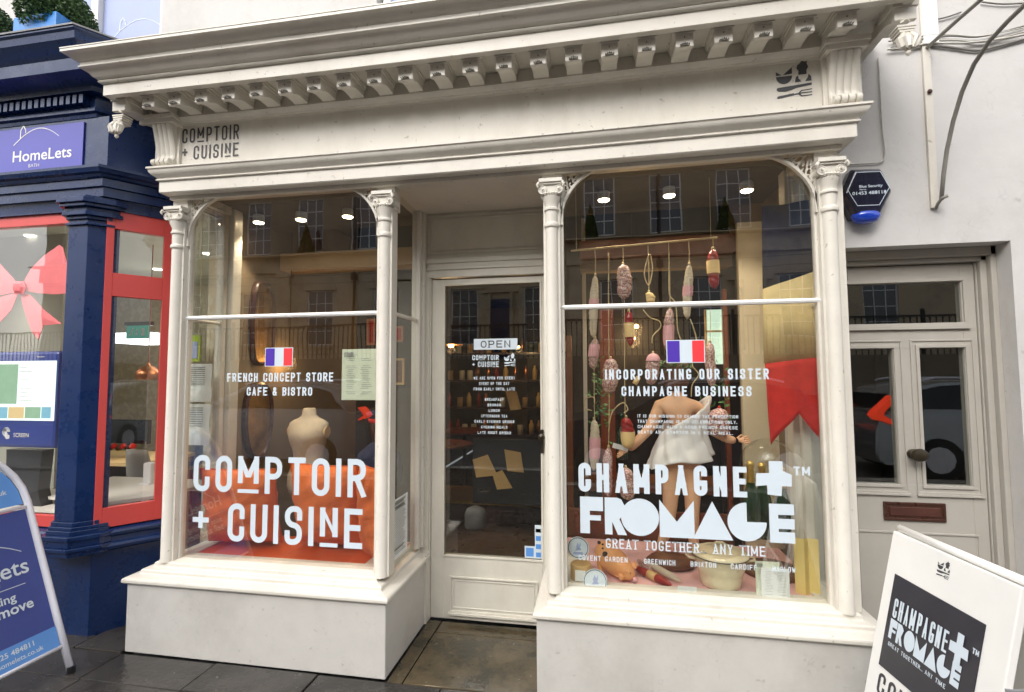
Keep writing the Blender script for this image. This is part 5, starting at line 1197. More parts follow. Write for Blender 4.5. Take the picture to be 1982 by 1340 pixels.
# ---------------------------------------------------------------- seen through the shop door
def lamp(px, py, y, r_, e, label, col=(1, .62, .28), shade=True):
    q = at(px, py, y); E_ = empty('pendant_lamp', tuple(q), label, 'lamp', 'warm lamps hanging deep in the cafe')
    MB().lathe([(r_ * .4, -r_ * .35), (r_ * .5, 0), (r_ * .3, r_ * .4), (r_ * .05, r_ * .5)], q, 12).build('bulb', M['bulb'], E_, smooth=True)
    if shade: MB().lathe([(r_ * 2.0, 0), (r_ * 1.7, r_ * .6), (r_ * .8, r_ * 1.3), (r_ * .25, r_ * 1.6)], q, 16, cap=False).build('lamp_shade', M['copper'], E_, smooth=True)
    MB().tube([(q.x, q.y, q.z + r_ * 1.5), (q.x, q.y, 2.9)], .003, 4).build('flex', M['black'], E_)
    if e:
        l = bpy.data.lights.new('lamp_light', 'POINT'); l.energy = e * .28; l.color = col; l.shadow_soft_size = .05; lo = bpy.data.objects.new('lamp_light', l); COL.objects.link(lo); lo.parent = E_; lo.location = (0, 0, -r_ * .8)
lamp(873, 668, 3.0, .07, 26, 'copper shaded lamp glowing at the upper left of the door glass')
lamp(1004, 672, 4.2, .035, 14, 'small bright bulb right of the open sign', shade=False)
lamp(1232, 632, 1.5, .035, 8, 'spotlight bulb glowing behind the strings under the transom', shade=False)
lamp(1226, 655, 1.3, .03, 5, 'second bulb glowing just above the flag level on the left of the right bay', shade=False)
lamp(1398, 705, 5.4, .04, 0, 'distant lamp behind the mannequin', shade=False)
lamp(612, 575, 1.7, .03, 14, 'lamp hanging in the cafe behind the left bay')
lamp(560, 700, 1.0, .02, 5, 'lamp glowing near the tall mirror', shade=False)
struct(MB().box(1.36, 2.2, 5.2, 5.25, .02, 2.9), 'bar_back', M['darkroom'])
BR = empty('counter', (1.7, 2.6, .02), 'dark bar counter with a thin brass rail seen through the shop door', 'counter')
a_, b_ = at(859, 968, 2.4), at(1056, 968, 2.4); MB().box(a_.x - .5, b_.x + .8, 2.4, 3.0, .02, a_.z - .02).build('counter_front', M['darkwood'], BR); MB().box(a_.x - .5, b_.x + .8, 2.36, 3.0, a_.z - .02, a_.z + .01).build('counter_top', M['gold2'], BR)
SB = empty('slate_board', (1.8, 1.6, 1), 'dark slate board with pinned kraft menus behind the door glass', 'blackboard')
A, B = at(915, 850, 1.9), at(1056, 980, 1.9); MB().box(A.x, B.x + .3, 1.9, 1.93, B.z, A.z).build('slate', M['slate'], SB)
for i, pts in enumerate((((915, 890), (944, 880), (963, 920), (922, 925)), ((976, 870), (1008, 876), (1014, 915), (982, 912)), ((953, 918), (972, 910), (992, 945), (962, 948)), ((978, 756), (1000, 758), (1009, 792), (988, 795)))):
    m = MB(); m.add([at(x, y_, 1.88) for x, y_ in pts], [(0, 1, 2, 3)]); o = thing1(m, 'kraft_menu', M['kraft'], ('left kraft paper menu tilted on the dark board behind the door', 'right kraft paper menu on the dark board behind the door', 'small kraft paper slip between the two larger menus', 'kraft paper menu higher up beside the door lettering')[i], 'menu'); s = o.modifiers.new('t', 'SOLIDIFY'); s.thickness = .002
q = at(920, 1000, 1.4); m = MB(); m.lathe([(.08, 0), (.085, .01), (.085, .10), (.07, .14), (.03, .16)], q - Vector((0, 0, .08)), 18); thing1(m, 'stone_jar', M['slate3'], 'grey rounded crock low behind the door glass', 'jar', smooth=True)
q = at(938, 950, 1.5); thing1(MB().tube([(q.x + .05 * math.cos(k * PI / 10), q.y + .05 * math.sin(k * PI / 10), q.z) for k in range(20)], .005, 5, True), 'wire_ring', M['brass'], 'thin metal ring above the grey crock', 'ring')
# cafe shelves with goods at the back give the room depth
SH = empty('shelf_unit', (.2, 5.0, .02), 'dark shelves with jars and bottles deep in the cafe', 'shelves')
random.seed(21)
for i in range(4): MB().box(.1, 3.4, 4.9, 5.15, .55 + i * .42, .58 + i * .42).build('shelf', M['darkwood'], SH)
GM = [M['kraft'], M['redcase'], M['bottle'], M['labely'], M['wpaper'], M['copper']]
proto = {}
for i in range(4):
    x = .15
    while x < 3.35:
        k = random.randrange(6); h = random.uniform(.12, .26); r_ = random.uniform(.03, .05)
        if k not in proto:
            proto[k] = MB().lathe([(.04, 0), (.04, .15), (.018, .19), (.018, .22)] if k % 2 else [(.045, 0), (.045, .14), (.04, .15)], (x, 5.0, .58 + i * .42), 10).build('jar', GM[k], SH, smooth=True); proto[k]['_x'] = x; proto[k]['_z'] = .58 + i * .42
        else:
            c = proto[k].copy(); COL.objects.link(c); c.parent = SH; c.location = (x - proto[k]['_x'], random.uniform(-.05, .05), .58 + i * .42 - proto[k]['_z'])
        x += random.uniform(.10, .2)
# tables and chairs hints
for i, (tx, ty) in enumerate(((.8, 2.6), (.7, 3.9), (2.9, 3.2))):
    E_ = empty('cafe_table', (tx, ty, .02), ('round cafe table nearest the left bay', 'round cafe table further back on the left', 'round cafe table behind the right bay')[i], 'table')
    MB().lathe([(.33, .74), (.34, .75), (.34, .765), (.32, .77)], (tx, ty, 0), 24).build('table_top', M['mahog'], E_); MB().lathe([(.20, .02), (.03, .05), (.025, .74)], (tx, ty, 0), 12).build('pedestal', M['iron'], E_, smooth=True)
# ---------------------------------------------------------------- blue letting agency next door
AG = empty('agency_shopfront', (-1.2, 0, 0), 'navy blue letting agency shopfront with coral window frames, left of the cream cafe', 'shopfront')
N_ = M['navy']
def ap(mb, name, mat=None, **k): return mb.build(name, mat or N_, AG, **k)
CX, CD = (-.46, 0.0), (.6, .8)
CE = (CX[0] + CD[0] * .43, CX[1] + CD[1] * .43)
def cp(t_, off, z): return (CX[0] + CD[0] * t_ + CD[1] * off, CX[1] + CD[1] * t_ - CD[0] * off, z)
def cbox(mb, t0, t1, o0, o1, z0, z1):
    V = [cp(t, o, z) for z in (z0, z1) for (t, o) in ((t0, o0), (t1, o0), (t1, o1), (t0, o1))]
    return mb.add(V, [(0, 3, 2, 1), (4, 5, 6, 7), (0, 1, 5, 4), (1, 2, 6, 5), (2, 3, 7, 6), (3, 0, 4, 7)])
path = [(-4.2, 0), CX, CE]
ap(MB().sweep(path, [(-.10, -.02), (0.004, -.02), (.004, .47), (-.10, .47)]), 'stall_riser', bevel=.004)
ap(MB().sweep(path, [(-.08, .47), (.030, .47), (.050, .482), (.054, .498), (.048, .512), (.030, .518), (.026, .545), (.040, .556), (.044, .572), (.036, .584), (.010, .592), (-.08, .598)]), 'window_sill', auto=30)
# corner post on a moulded base
m = MB()
m.prism([(-.700, -.010), (-.660, -.060), (-.520, -.060), (-.450, .010), (-.430, .06), (-.70, .06)], lambda a, b, d: (a, b, d), .655, 2.43)
for (z0, z1, e) in ((.47, .50, .050), (.50, .52, .062), (.52, .56, .045), (.56, .585, .055), (.585, .61, .030), (.61, .63, .022), (.63, .655, .012), (2.395, 2.41, .015), (2.43, 2.45, .012), (2.45, 2.475, .030), (2.475, 2.50, .020), (2.50, 2.52, .042), (2.52, 2.55, .056), (2.55, 2.565, .040)):
    m.prism([(-.700 - e, -.010), (-.660 - e * .5, -.060 - e), (-.520 + e * .5, -.060 - e), (-.450 + e, .010 - e * .3), (-.430 + e, .05), (-.70 - e, .05)], lambda a, b, d: (a, b, d), z0, z1)
ap(m, 'corner_post', bevel=.003)
# coral frames
f = MB(); y0 = -.004
f.box(-4.2, -.69, y0, .04, .600, .668); f.box(-4.2, -.69, y0, .04, 2.435, 2.52)
cbox(f, .0, .038, -.03, .012, .60, 2.50); cbox(f, .286, .43, -.03, .012, .60, 2.50); cbox(f, .038, .286, -.03, .012, .60, .716); cbox(f, .038, .286, -.03, .012, 1.978, 2.120); cbox(f, .038, .286, -.03, .012, 2.392, 2.50)
ap(f, 'window_frame', M['coral'], bevel=.002)
g = MB().box(-4.2, -.70, .012, .018, .668, 2.435); ap(g, 'window_pane', M['glass'])
ap(cbox(MB(), .038, .286, -.014, -.008, .716, 1.978), 'window_pane', M['glass']); ap(cbox(MB(), .038, .286, -.014, -.008, 2.12, 2.392), 'window_pane', M['glass'])
# entablature
pe = [(-4.2, 0), (-.50, 0), CE]
lowp = [(-.06, 2.500), (.020, 2.500), (.020, 2.512), (.030, 2.566), (.032, 2.568), (.050, 2.568), (.050, 2.622), (.064, 2.626), (.064, 2.672), (.078, 2.678), (.086, 2.692), (.100, 2.700), (.104, 2.712), (.110, 2.722), (.110, 2.738), (.04, 2.742), (-.06, 2.742)]
ap(MB().sweep(path, lowp), 'lower_cornice', auto=30)
ap(MB().sweep(path, [(-.06, 2.742), (.025, 2.742), (.025, 3.075), (-.06, 3.075)]), 'sign_board')
m = MB(); 
rowb = MB()
for i in range(70): rowb.lathe([(.006, 0), (.006, .010)], (-.53 - i * .016, -.070, 2.674), 6)
ap(rowb, 'bead_row', N_, kind='stuff')
ap(MB().box(-4.2, -.62, -.034, -.026, 2.768, 3.052), 'sign_panel', M['bluesign'], bevel=.002)
t = MB(); fs = lambda x, z: (lambda a, b, d: (x + a, -.0352 - d, z + b))
hill(t, fs(-1.145, 2.935), .345); fill_text(t, 'HomeLets', .072, fs(-1.145, 2.838), sx=1.08, bold=.012); fill_text(t, 'BATH', .022, fs(-1.02, 2.795), sx=1.1)
t.build('sign_lettering', M['white'], AG)
up = [(-.06, 3.075), (.030, 3.075), (.034, 3.095), (.050, 3.105), (.050, 3.125), (.040, 3.130), (.040, 3.200), (.090, 3.206), (.094, 3.232), (.120, 3.250), (.200, 3.262), (.204, 3.330), (.214, 3.340), (.225, 3.352), (.240, 3.380), (.262, 3.402), (.268, 3.440), (.280, 3.450), (.280, 3.462), (-.06, 3.50)]
ap(MB().sweep([(-4.2, 0), (-.55, 0), (CE[0] - .09, CE[1])], up), 'cornice', auto=30)
ap(MB().sweep([(-4.2, 0), (-.55, 0), (CE[0] - .09, CE[1])], [(-.06, 3.502), (.276, 3.466), (.286, 3.462), (.286, 3.472), (-.06, 3.52)]), 'lead_flashing', M['lead'])
d0 = MB().box(-.60, -.572, -.085, -.040, 3.140, 3.192).build('dentil', N_, AG)
for i in range(1, 40):
    c = d0.copy(); COL.objects.link(c); c.parent = AG; c.location = (-i * .047, 0, 0)
# agency room
rm = MB(); rm.box(-4.2, -.12, 3.2, 3.25, 0, 2.95); rm.box(-4.25, -4.2, .02, 3.2, 0, 2.95); rm.box(-.125, -.065, .42, 3.2, 0, 2.95)
struct(rm, 'office_wall', M['tilewall']); struct(MB().box(-4.2, -.12, .35, 3.2, -.02, .0), 'office_floor', M['floorw']); struct(MB().box(-4.2, -.62, .03, .45, 2.70, 2.74).box(-4.2, -.125, .45, 3.25, 2.70, 2.74), 'office_ceiling', M['officewall'])
def offl(x, y, e, lab):
    E_ = empty('ceiling_downlight', (x, y, 2.69), lab, 'downlight', 'recessed downlights in the agency ceiling')
    MB().lathe([(.05, 0), (.05, -.006)], (x, y, 2.698), 16).build('lamp_face', M['lampc'], E_); l = bpy.data.lights.new('downlight', 'POINT'); l.energy = e; l.color = (1, .93, .80); l.shadow_soft_size = .3
    lo = bpy.data.objects.new('downlight', l); COL.objects.link(lo); lo.parent = E_; lo.location = (0, 0, -.7)
for x, y, lab in ((-1.3, 1.7, 'agency downlight nearest the ribbon bow'), (-2.3, .9, 'agency downlight at the front far left'), (-1.2, 2.2, 'agency downlight above the exit sign'), (-2.4, 2.2, 'agency downlight at the back far left'), (-.75, 1.3, 'agency downlight seen through the small upper coral pane')): offl(x, y, 2.6, lab)
# things inside seen through the canted pane
yy = 1.5
a, b = at(208, 812, yy), at(287, 860, yy)
MN = empty('computer_monitor', ((a.x + b.x) / 2, yy, b.z - .1), 'black computer monitor on the desk behind the canted coral window', 'monitor')
MB().box(a.x, b.x, yy, yy + .03, b.z, a.z).build('screen_housing', M['black'], MN, bevel=.004); MB().box((a.x + b.x) / 2 - .02, (a.x + b.x) / 2 + .02, yy + .01, yy + .03, b.z - .1, b.z).build('monitor_stand', M['black'], MN); MB().box(a.x + .01, b.x - .01, yy - .003, yy, b.z + .012, a.z - .012).build('screen_face', M['winglass'], MN)
a = at(185, 880, yy); b = at(300, 880, yy)
DK = empty('desk', (a.x, yy, 0), 'wooden office desk under the monitor', 'desk'); MB().box(a.x - .5, b.x + .2, yy - .35, yy + .25, a.z - .03, a.z).build('desk_top', M['labely'], DK); MB().box(a.x - .5, b.x + .2, yy + .20, yy + .23, .1, a.z - .03).build('modesty_panel', M['cabinet'], DK)
for i in range(6): 
    q = at(212 + i * 9, 868 - (i % 2) * 4, yy - .1); 
    if i == 0: ff = empty('desk_toys', tuple(q), 'heap of red and brown knick-knacks on the desk below the monitor', 'ornaments')
    MB().lathe([(.018, -.02), (.03, 0), (.012, .025)], q, 8).build('ornament', M['fred' if i % 2 else 'darkwood'], ff, smooth=True)
q = at(260, 955, 1.05); CH = empty('office_chair', (q.x, 1.05, .0), 'grey moulded office chair behind the canted coral window', 'chair')
z0 = q.z; nn = 12; V = []; F = []
for j in range(9):
    v = j / 8; zz = z0 + v * (at(260, 872, 1.05).z - z0); w_ = .135 - .045 * v + .01 * math.sin(v * 3)
    for i in range(nn + 1):
        u = i / nn * 2 - 1; V.append((q.x + .01 + u * w_, 1.05 + .07 * u * u - .06 * v, zz + .02 * (1 - u * u) * (v > .9)))
for j in range(8):
    for i in range(nn): a_ = j * (nn + 1) + i; F.append((a_, a_ + 1, a_ + nn + 2, a_ + nn + 1))
m = MB(); m.add(V, F); o = m.build('chair_shell', M['greychair'], CH, smooth=True); s = o.modifiers.new('t', 'SOLIDIFY'); s.thickness = .012
MB().lathe([(.03, 0), (.025, z0)], (q.x, 1.15, 0), 8).build('chair_leg', M['alum'], CH)
A = at(195, 982, .36)
tb = empty('display_table', (-.8, .4, .0), 'white table top just inside the canted coral window', 'table'); MB().add([(-1.25, .22, .70), (-.52, .14, .70), (-.33, .38, .70), (-.33, .80, .70), (-1.25, .80, .70)], [(0, 1, 2, 3, 4)]).build('table_top', M['tabletop'], tb).modifiers.new('t', 'SOLIDIFY').thickness = -.02
MB().lathe([(.2, .01), (.03, .04), (.03, .69)], (-.8, .5, 0), 10).build('pedestal', M['alum'], tb)
q = at(285, 945, .62); PHN = empty('desk_phone', (q.x, .62, .70), 'white cordless phone in its cradle on the white table', 'phone'); MB().box(q.x - .025, q.x + .045, .60, .66, .70, .70 + .17).build('handset', M['white'], PHN, bevel=.012); MB().box(q.x - .035, q.x + .05, .58, .68, .70, .73).build('cradle', M['white'], PHN, bevel=.008)
q = at(286, 735, 1.3); PL = empty('copper_pendant', tuple(q), 'copper domed pendant lamp above the agency desk', 'lamp'); MB().lathe([(.085, 0), (.095, .03), (.090, .07), (.060, .11), (.02, .125), (.012, .15)], q, 24, cap=False).build('lamp_shade', M['copper'], PL, smooth=True); MB().lathe([(.082, .002), (.082, .006)], q, 20).build('lamp_face', M['lampc'], PL); MB().tube([(q.x, q.y, q.z + .15), (q.x, q.y, 2.69)], .004, 5).build('flex', M['redcase'], PL)
a, b = at(245, 631, 1.9), at(286, 655, 1.9); EX = empty('exit_sign', (a.x, 1.9, a.z), 'green emergency exit sign with running figure and arrow', 'exit sign'); MB().box(a.x, b.x, 1.9, 1.92, b.z, a.z).build('sign_plate', M['exitg'], EX); MB().box(a.x - .03, b.x + .03, 1.9, 1.94, a.z, a.z + .04).build('sign_housing', M['brass'], EX)
w_ = b.x - a.x; h_ = a.z - b.z; t = MB(); f_ = lambda u, v, d: (a.x + u * w_, 1.898 - d, b.z + v * h_)
poly(t, [(.70, .2), (.85, .2), (.85, .8), (.70, .8)], f_); poly(t, [(.45, .3), (.50, .3), (.50, .75), (.45, .75)], f_); poly(t, [(.40, .42), (.475, .22), (.55, .42)], f_, .0005); poly(t, [(.12, .25), (.18, .22), (.28, .45), (.24, .52)], f_); poly(t, [(.22, .45), (.30, .40), (.33, .65), (.26, .70)], f_, .0005); poly(t, [(.29, .72), (.35, .72), (.35, .84), (.29, .84)], f_); t.build('exit_pictogram', M['vinyl'], EX)
a, b = at(212, 645, 1.95), at(292, 662, 1.95); LT = thing1(MB().box(a.x - .03, b.x, 1.95, 2.4, b.z, a.z), 'light_box', M['lampc2'], 'bright white light strip behind the exit sign', 'light')
# kiosk screen, bow
a, b = at(-30, 682, .12), at(112, 868, .12)
KS = empty('information_screen', (a.x, .12, b.z), 'blue touch screen kiosk behind the agency front pane', 'screen')
MB().box(a.x - .35, b.x, .10, .16, b.z, a.z).build('screen_housing', M['boardblue'], KS, bevel=.02)
c0, c1 = at(-30, 700, .10), at(105, 815, .10); MB().box(c0.x - .3, c1.x, .094, .0985, c1.z, c0.z).build('screen_face', M['scr'], KS)
c0, c1 = at(-30, 706, .094), at(32, 782, .094); MB().box(c0.x - .1, c1.x, .090, .0935, c1.z, c0.z).build('screen_photo', M['scrg'], KS)
for i in range(4): c0, c1 = at(-14 + i * 32, 788, .094), at(14 + i * 32 if i < 3 else 98, 810, .094); MB().box(c0.x, c1.x, .090, .0935, c1.z, c0.z).build('screen_photo', M[('scrb', 'scro', 'scrg', 'scrb')[i]], KS)
t = MB(); p_ = at(26, 846, .098); fill_text(t, 'SCREEN', .026, lambda a_, b_, d: (p_.x + a_, .0975, p_.z + b_), sx=.95, bold=.01); p2 = at(72, 692, .098); fill_text(t, 'HomeLets', .010, lambda a_, b_, d: (p2.x + a_, .0975, p2.z + b_), bold=.01)
p3 = at(12, 838, .098)
for rr_ in (.012, .020, .028): t.tube([(p3.x + rr_ * math.cos(k * PI / 8), .098, p3.z + .006 + rr_ * math.sin(k * PI / 8)) for k in range(15)], .0022, 4)
poly(t, [(p3.x - .004, p3.z + .01), (p3.x + .006, p3.z + .012), (p3.x + .012, p3.z - .012), (p3.x + .030, p3.z - .016), (p3.x + .028, p3.z - .036), (p3.x + .004, p3.z - .040), (p3.x - .012, p3.z - .020)], lambda a_, b_, d: (a_, .0970, b_)); t.build('screen_lettering', M['white'], KS)
t = MB()
for i in range(9): c0 = at(38, 712 + i * 8, .0935); t.box(c0.x, c0.x + (.06, .10, .0, .08, .05, .09, .06, .07, .10)[i], .0915, .0925, c0.z, c0.z + .003)
t.build('printed_lines', M['slate2'], KS)
a, b = at(30, 868, .2), at(92, 1000, .2); MB().prism([(a.x, a.z), (b.x, a.z), (b.x - .02, a.z - .25), (b.x + .02, .64), (a.x + .02, .64)], lambda p, q, d: (p, d, q), .15, .22).build('kiosk_column', M['black'], KS)
ap(MB().box(-4.2, -.62, .02, .45, .655, .668), 'display_ledge', M['tabletop'])
a = at(100, 880, .5); struct(MB().box(a.x - .02, a.x + .16, .62, .66, .0, 2.7), 'office_door_frame', M['officewall']); struct(MB().box(-4.1, a.x - .5, .9, .94, 0, 2.7), 'office_screen_wall', M['officewall'])
BW = empty('ribbon_bow', (-1.05, .03, 2.0), 'big coral ribbon bow filling the agency front pane', 'bow')
def rib(pts, thick, nm, y=.035, bulge=.02):
    P = [at(x, y_, y) for x, y_ in pts]; c_ = sum(P, Vector()) / len(P); V = [Vector((p.x, y, p.z)) for p in P] + [Vector((c_.x, y - bulge, c_.z))]; n = len(P)
    for k in range(n): V.append((V[k] + V[n]) / 2 + Vector((0, -bulge * .35, 0)))
    F = []
    for k in range(n): F += [(k, (k + 1) % n, n + 1 + (k + 1) % n, n + 1 + k), (n + 1 + k, n + 1 + (k + 1) % n, n)]
    m = MB(); m.add(V, F); o = m.build(nm, M['bow'], BW, smooth=False); s = o.modifiers.new('t', 'SOLIDIFY'); s.thickness = .003; return o
rib([(42, 552), (60, 520), (85, 495), (115, 474), (122, 480), (130, 510), (140, 528), (138, 568), (105, 570), (75, 568), (48, 563)], .01, 'bow_loop', .030, .007)
rib([(-60, 470), (-10, 500), (22, 535), (36, 552), (36, 565), (0, 572), (-60, 590)], .01, 'bow_loop', .030, .007)
rib([(38, 565), (60, 572), (85, 600), (119, 627), (84, 630), (74, 658), (60, 640), (46, 600)], .01, 'bow_tail', .034, .005)
rib([(36, 566), (22, 600), (2, 622), (-30, 640), (-40, 600), (0, 575)], .01, 'bow_tail', .034, .005)
rib([(28, 545), (46, 545), (50, 556), (46, 570), (28, 570), (24, 556)], .01, 'bow_knot', .016, .015)
# planters with clipped bushes
def bush(x, y, z, r_, label, plab, seed):
    E_ = empty('clipped_bush', (x, y, z), label, 'bush'); rd = random.Random(seed); m = MB()
    for k in range(4200):
        t_, ph = rd.random() * 2 * PI, math.acos(rd.uniform(-.65, 1)); q = r_ * (rd.uniform(.86, 1.03)); c_ = Vector((x + q * math.sin(ph) * math.cos(t_), y + q * math.sin(ph) * math.sin(t_), z + .11 + r_ * .5 + q * math.cos(ph)))
        u = Vector((rd.gauss(0, 1), rd.gauss(0, 1), rd.gauss(0, 1))).normalized(); v = u.orthogonal().normalized(); s = r_ * .055
        m.add([c_ - u * s, c_ + v * s * .55, c_ + u * s, c_ - v * s * .55], [(0, 1, 2, 3)])
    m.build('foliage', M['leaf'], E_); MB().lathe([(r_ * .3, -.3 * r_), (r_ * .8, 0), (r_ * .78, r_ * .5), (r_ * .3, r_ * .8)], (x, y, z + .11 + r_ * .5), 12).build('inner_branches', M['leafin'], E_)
    m = MB(); m.box(x - .17, x + .17, y - .13, y + .13, z - .14, z + .14); m.box(x - .155, x + .155, y - .115, y + .115, z + .12, z + .15); thing1(m, 'planter', M['planter'], plab, 'planter', bevel=.006)
bush(-1.075, .12, 3.68, .205, 'round clipped bush above the agency sign, next to the upstairs window', 'bright blue planter under the round clipped bush next to the upstairs window', 1)
bush(-1.72, .12, 3.68, .20, 'round clipped bush at the far left edge above the agency cornice', 'bright blue planter at the far left edge above the agency cornice', 2)

# ---------------------------------------------------------------- A-boards on the pavement
AL = empty('pavement_sign', (-.45, -.6, 0), 'blue letting agency A-board with white tube frame, standing at the left edge', 'pavement sign')
def LA(y, s, off=0):      # board plane: y along, s up the slope
    th = math.atan(.39); return Vector((-.186 - s * math.sin(th) + off * math.cos(th), y, s * math.cos(th) + off * math.sin(th)))
y0, y1 = -.305, -.93; S1 = .93
arc_ = [LA(y0, .0)] + [LA(y0, s) for s in (.3, .6, .90)] + [LA((y0 + y1) / 2 + (y0 - y1) / 2 * math.cos(k * PI / 14), .90 + .32 * math.sin(k * PI / 14)) for k in range(1, 14)] + [LA(y1, s) for s in (.90, .6, .3, 0)]
MB().tube(arc_, .0155, 10).build('frame_tube', M['alum'], AL, smooth=True)
MB().tube([Vector((-1.262 - p.x, p.y, p.z)) for p in arc_], .0155, 10).build('rear_frame_tube', M['alum'], AL, smooth=True)
def plate(s0, s1, mat, nm, off=0, yy0=y0 - .018, yy1=y1 + .018, th=.004):
    m = MB(); V = [LA(a_, b_, c_) for c_ in (off, off - th) for (a_, b_) in ((yy0, s0), (yy1, s0), (yy1, s1), (yy0, s1))]; m.add(V, [(0, 1, 2, 3), (7, 6, 5, 4), (0, 4, 5, 1), (1, 5, 6, 2), (2, 6, 7, 3), (3, 7, 4, 0)]); return m.build(nm, mat, AL)
plate(.145, .862, M['boardblue'], 'poster_panel'); plate(.145, .244, M['boardsky'], 'poster_footer', .002, th=.002)
for s in (.137, .873): MB().tube([LA(y0, s), LA(y1, s)], .009, 8).build('cross_rail', M['alum'], AL, smooth=True)
top = MB(); P = [LA(y0 - .022, .890)] + [LA((y0 + y1) / 2 + ((y0 - y1) / 2 - .022) * math.cos(k * PI / 14), .90 + .298 * math.sin(k * PI / 14)) for k in range(0, 15)] + [LA(y1 + .022, .890)]
top.add(P, [tuple(range(len(P)))]); top.build('header_panel', M['boardsky'], AL)
ft = [MB().lathe([(.018, -.002), (.018, .03)], LA(yy_, .0) + Vector((0, 0, 0)), 10).build('rubber_foot', M['black'], AL) for yy_ in (y0, y1)]
def TL(yy_, s_): return lambda a_, b_, d: tuple(LA(yy_ + a_, s_ + b_, .003 + d))
def ltext(text, h_, yy_, s_, **k):
    t = MB(); fill_text(t, text, h_, TL(yy_, s_), align='R', **k); t.build('board_lettering', M['vinyl'], AL)
t = MB(); hill(t, TL(-.735, .612), .350); t.build('board_emblem', M['vinyl'], AL)
ltext('HomeLets', .078, -.372, .548, sx=.95, bold=.01); ltext('BATH', .022, -.50, .520)
ltext('sales & letting', .040, -.45, .435, bold=.015); ltext('sell and move', .048, -.388, .378, bold=.02)
ltext('01225 484811', .024, -.425, .202, bold=.015); ltext('homelets.co.uk', .022, -.392, .166, bold=.01); ltext('co.uk', .024, -.385, .955, bold=.02)
MB().add([LA(-.80, .498, .0031), LA(-.400, .498, .0031), LA(-.400, .501, .0031), LA(-.80, .501, .0031)], [(0, 1, 2, 3)]).build('board_rule', M['vinyl'], AL)

# right A-board
p00, p01 = Vector((3.415, -.355, .304)), Vector((3.540, -.355, .900)); 
sl_ = (p01.x - p00.x) / (p01.z - p00.z); xb = p00.x - sl_ * p00.z
AR = empty('pavement_sign', (3.5, -.6, 0), 'white wooden A-board with black cheese poster at the lower right corner', 'pavement sign')
LEN = math.hypot(.9, .9 * sl_)
def RA(y, s, off=0): th = math.atan(sl_); return Vector((xb + s * math.sin(th) - off * math.cos(th) + (-.355 - y) * .11, y, s * math.cos(th) + off * math.sin(th)))
def rplate(s0, s1, ya, yb_, mat, nm, off, th, par=AR):
    m = MB(); V = [RA(a_, b_, c_) for c_ in (off, off - th) for (a_, b_) in ((ya, s0), (yb_, s0), (yb_, s1), (ya, s1))]; m.add(V, [(0, 1, 2, 3), (7, 6, 5, 4), (0, 4, 5, 1), (1, 5, 6, 2), (2, 6, 7, 3), (3, 7, 4, 0)]); return m.build(nm, mat, par, bevel=.003)
rplate(.0, LEN, -.355, -.842, M['aboard'], 'front_board', 0, .022)
pn = rplate(.445, .776, -.403, -.765, M['aposter'], 'poster', .003, .0025)
m = MB(); V = []
for c_ in (0, .022):
    for (a_, b_) in ((-.355, 0), (-.842, 0), (-.842, LEN), (-.355, LEN)):
        p = RA(a_, b_, 0); V.append(Vector((2 * (3.552 + (-.355 - a_) * .11 + .012) - p.x + c_, p.y, p.z)))
m.add(V, [(0, 1, 2, 3), (7, 6, 5, 4), (0, 4, 5, 1), (1, 5, 6, 2), (2, 6, 7, 3), (3, 7, 4, 0)]); m.build('rear_board', M['aboard'], AR, bevel=.003)
MB().tube([RA(-.355, LEN, -.012) + Vector((.012, .0, .012)), RA(-.842, LEN, -.012) + Vector((.012, 0, .012))], .013, 8).build('top_hinge', M['aboard'], AR, smooth=True)
q = RA(-.842, LEN * .60, 0); MB().box(q.x + .02, q.x + .16, q.y - .006, q.y + .002, q.z + .08, q.z + .088).build('side_stay', M['lead'], AR)
def TR(yy_, s_, off=.0045): return lambda a_, b_, d: tuple(RA(yy_ - a_, s_ + b_, off + d))
line(pn, M['vinyl'], 'CHAMPAGNE', .232, .068, .0080, TR(-.428, .630), 'poster_lettering', gf=.42); t = MB()
base = .556
_b2 = [0]
def blk2(pts, x, w): _b2[0] += 1; poly(t, [(x + a_ * w, b_ * .068) for a_, b_ in pts], TR(-.426, base, .0045 + .0003 * (_b2[0] % 3)))
K_ = .290 / .974
def sx_(x): return (x - 2.362) * K_
blk2([(0, 0), (.42, 0), (.42, .36), (.9, .36), (.9, .50), (.42, .50), (.42, .62), (1, .62), (1, 1), (0, 1)], sx_(2.362), .112 * K_); blk2([(0, 0), (.36, 0), (.36, .34), (.62, 0), (1.05, 0), (.70, .42), (.95, .80), (.60, 1), (0, 1)], sx_(2.482), .10 * K_)
blk2([(.5 + .5 * math.cos(k * PI / 16), .5 + .5 * math.sin(k * PI / 16)) for k in range(32)], sx_(2.595), .155 * K_); blk2([(0, 0), (1, 0), (1, 1), (.5, .42), (0, 1)], sx_(2.755), .150 * K_); blk2([(0, 0), (1, 0), (.5, 1)], sx_(2.91), .165 * K_)
blk2([(.5 + .5 * math.cos(PI / 2 + 1.5 * PI * k / 24), .5 + .5 * math.sin(PI / 2 + 1.5 * PI * k / 24)) for k in range(25)] + [(.5, .5)], sx_(3.062), .165 * K_); blk2([(0, 0), (1, 0), (1, .28), (.36, .28), (.36, .36), (1, .36), (1, .62), (.36, .62), (.36, .72), (1, .72), (1, 1), (0, 1)], sx_(3.240), .105 * K_)
poly(t, [(.018, 0), (.040, 0), (.040, .030), (.062, .030), (.060, .062), (.040, .062), (.040, .095), (.018, .095), (.018, .062), (-.004, .060), (-.004, .030), (.018, .030)], TR(-.672, .618, .0060)); t.build('poster_emblem', M['vinyl'], pn)
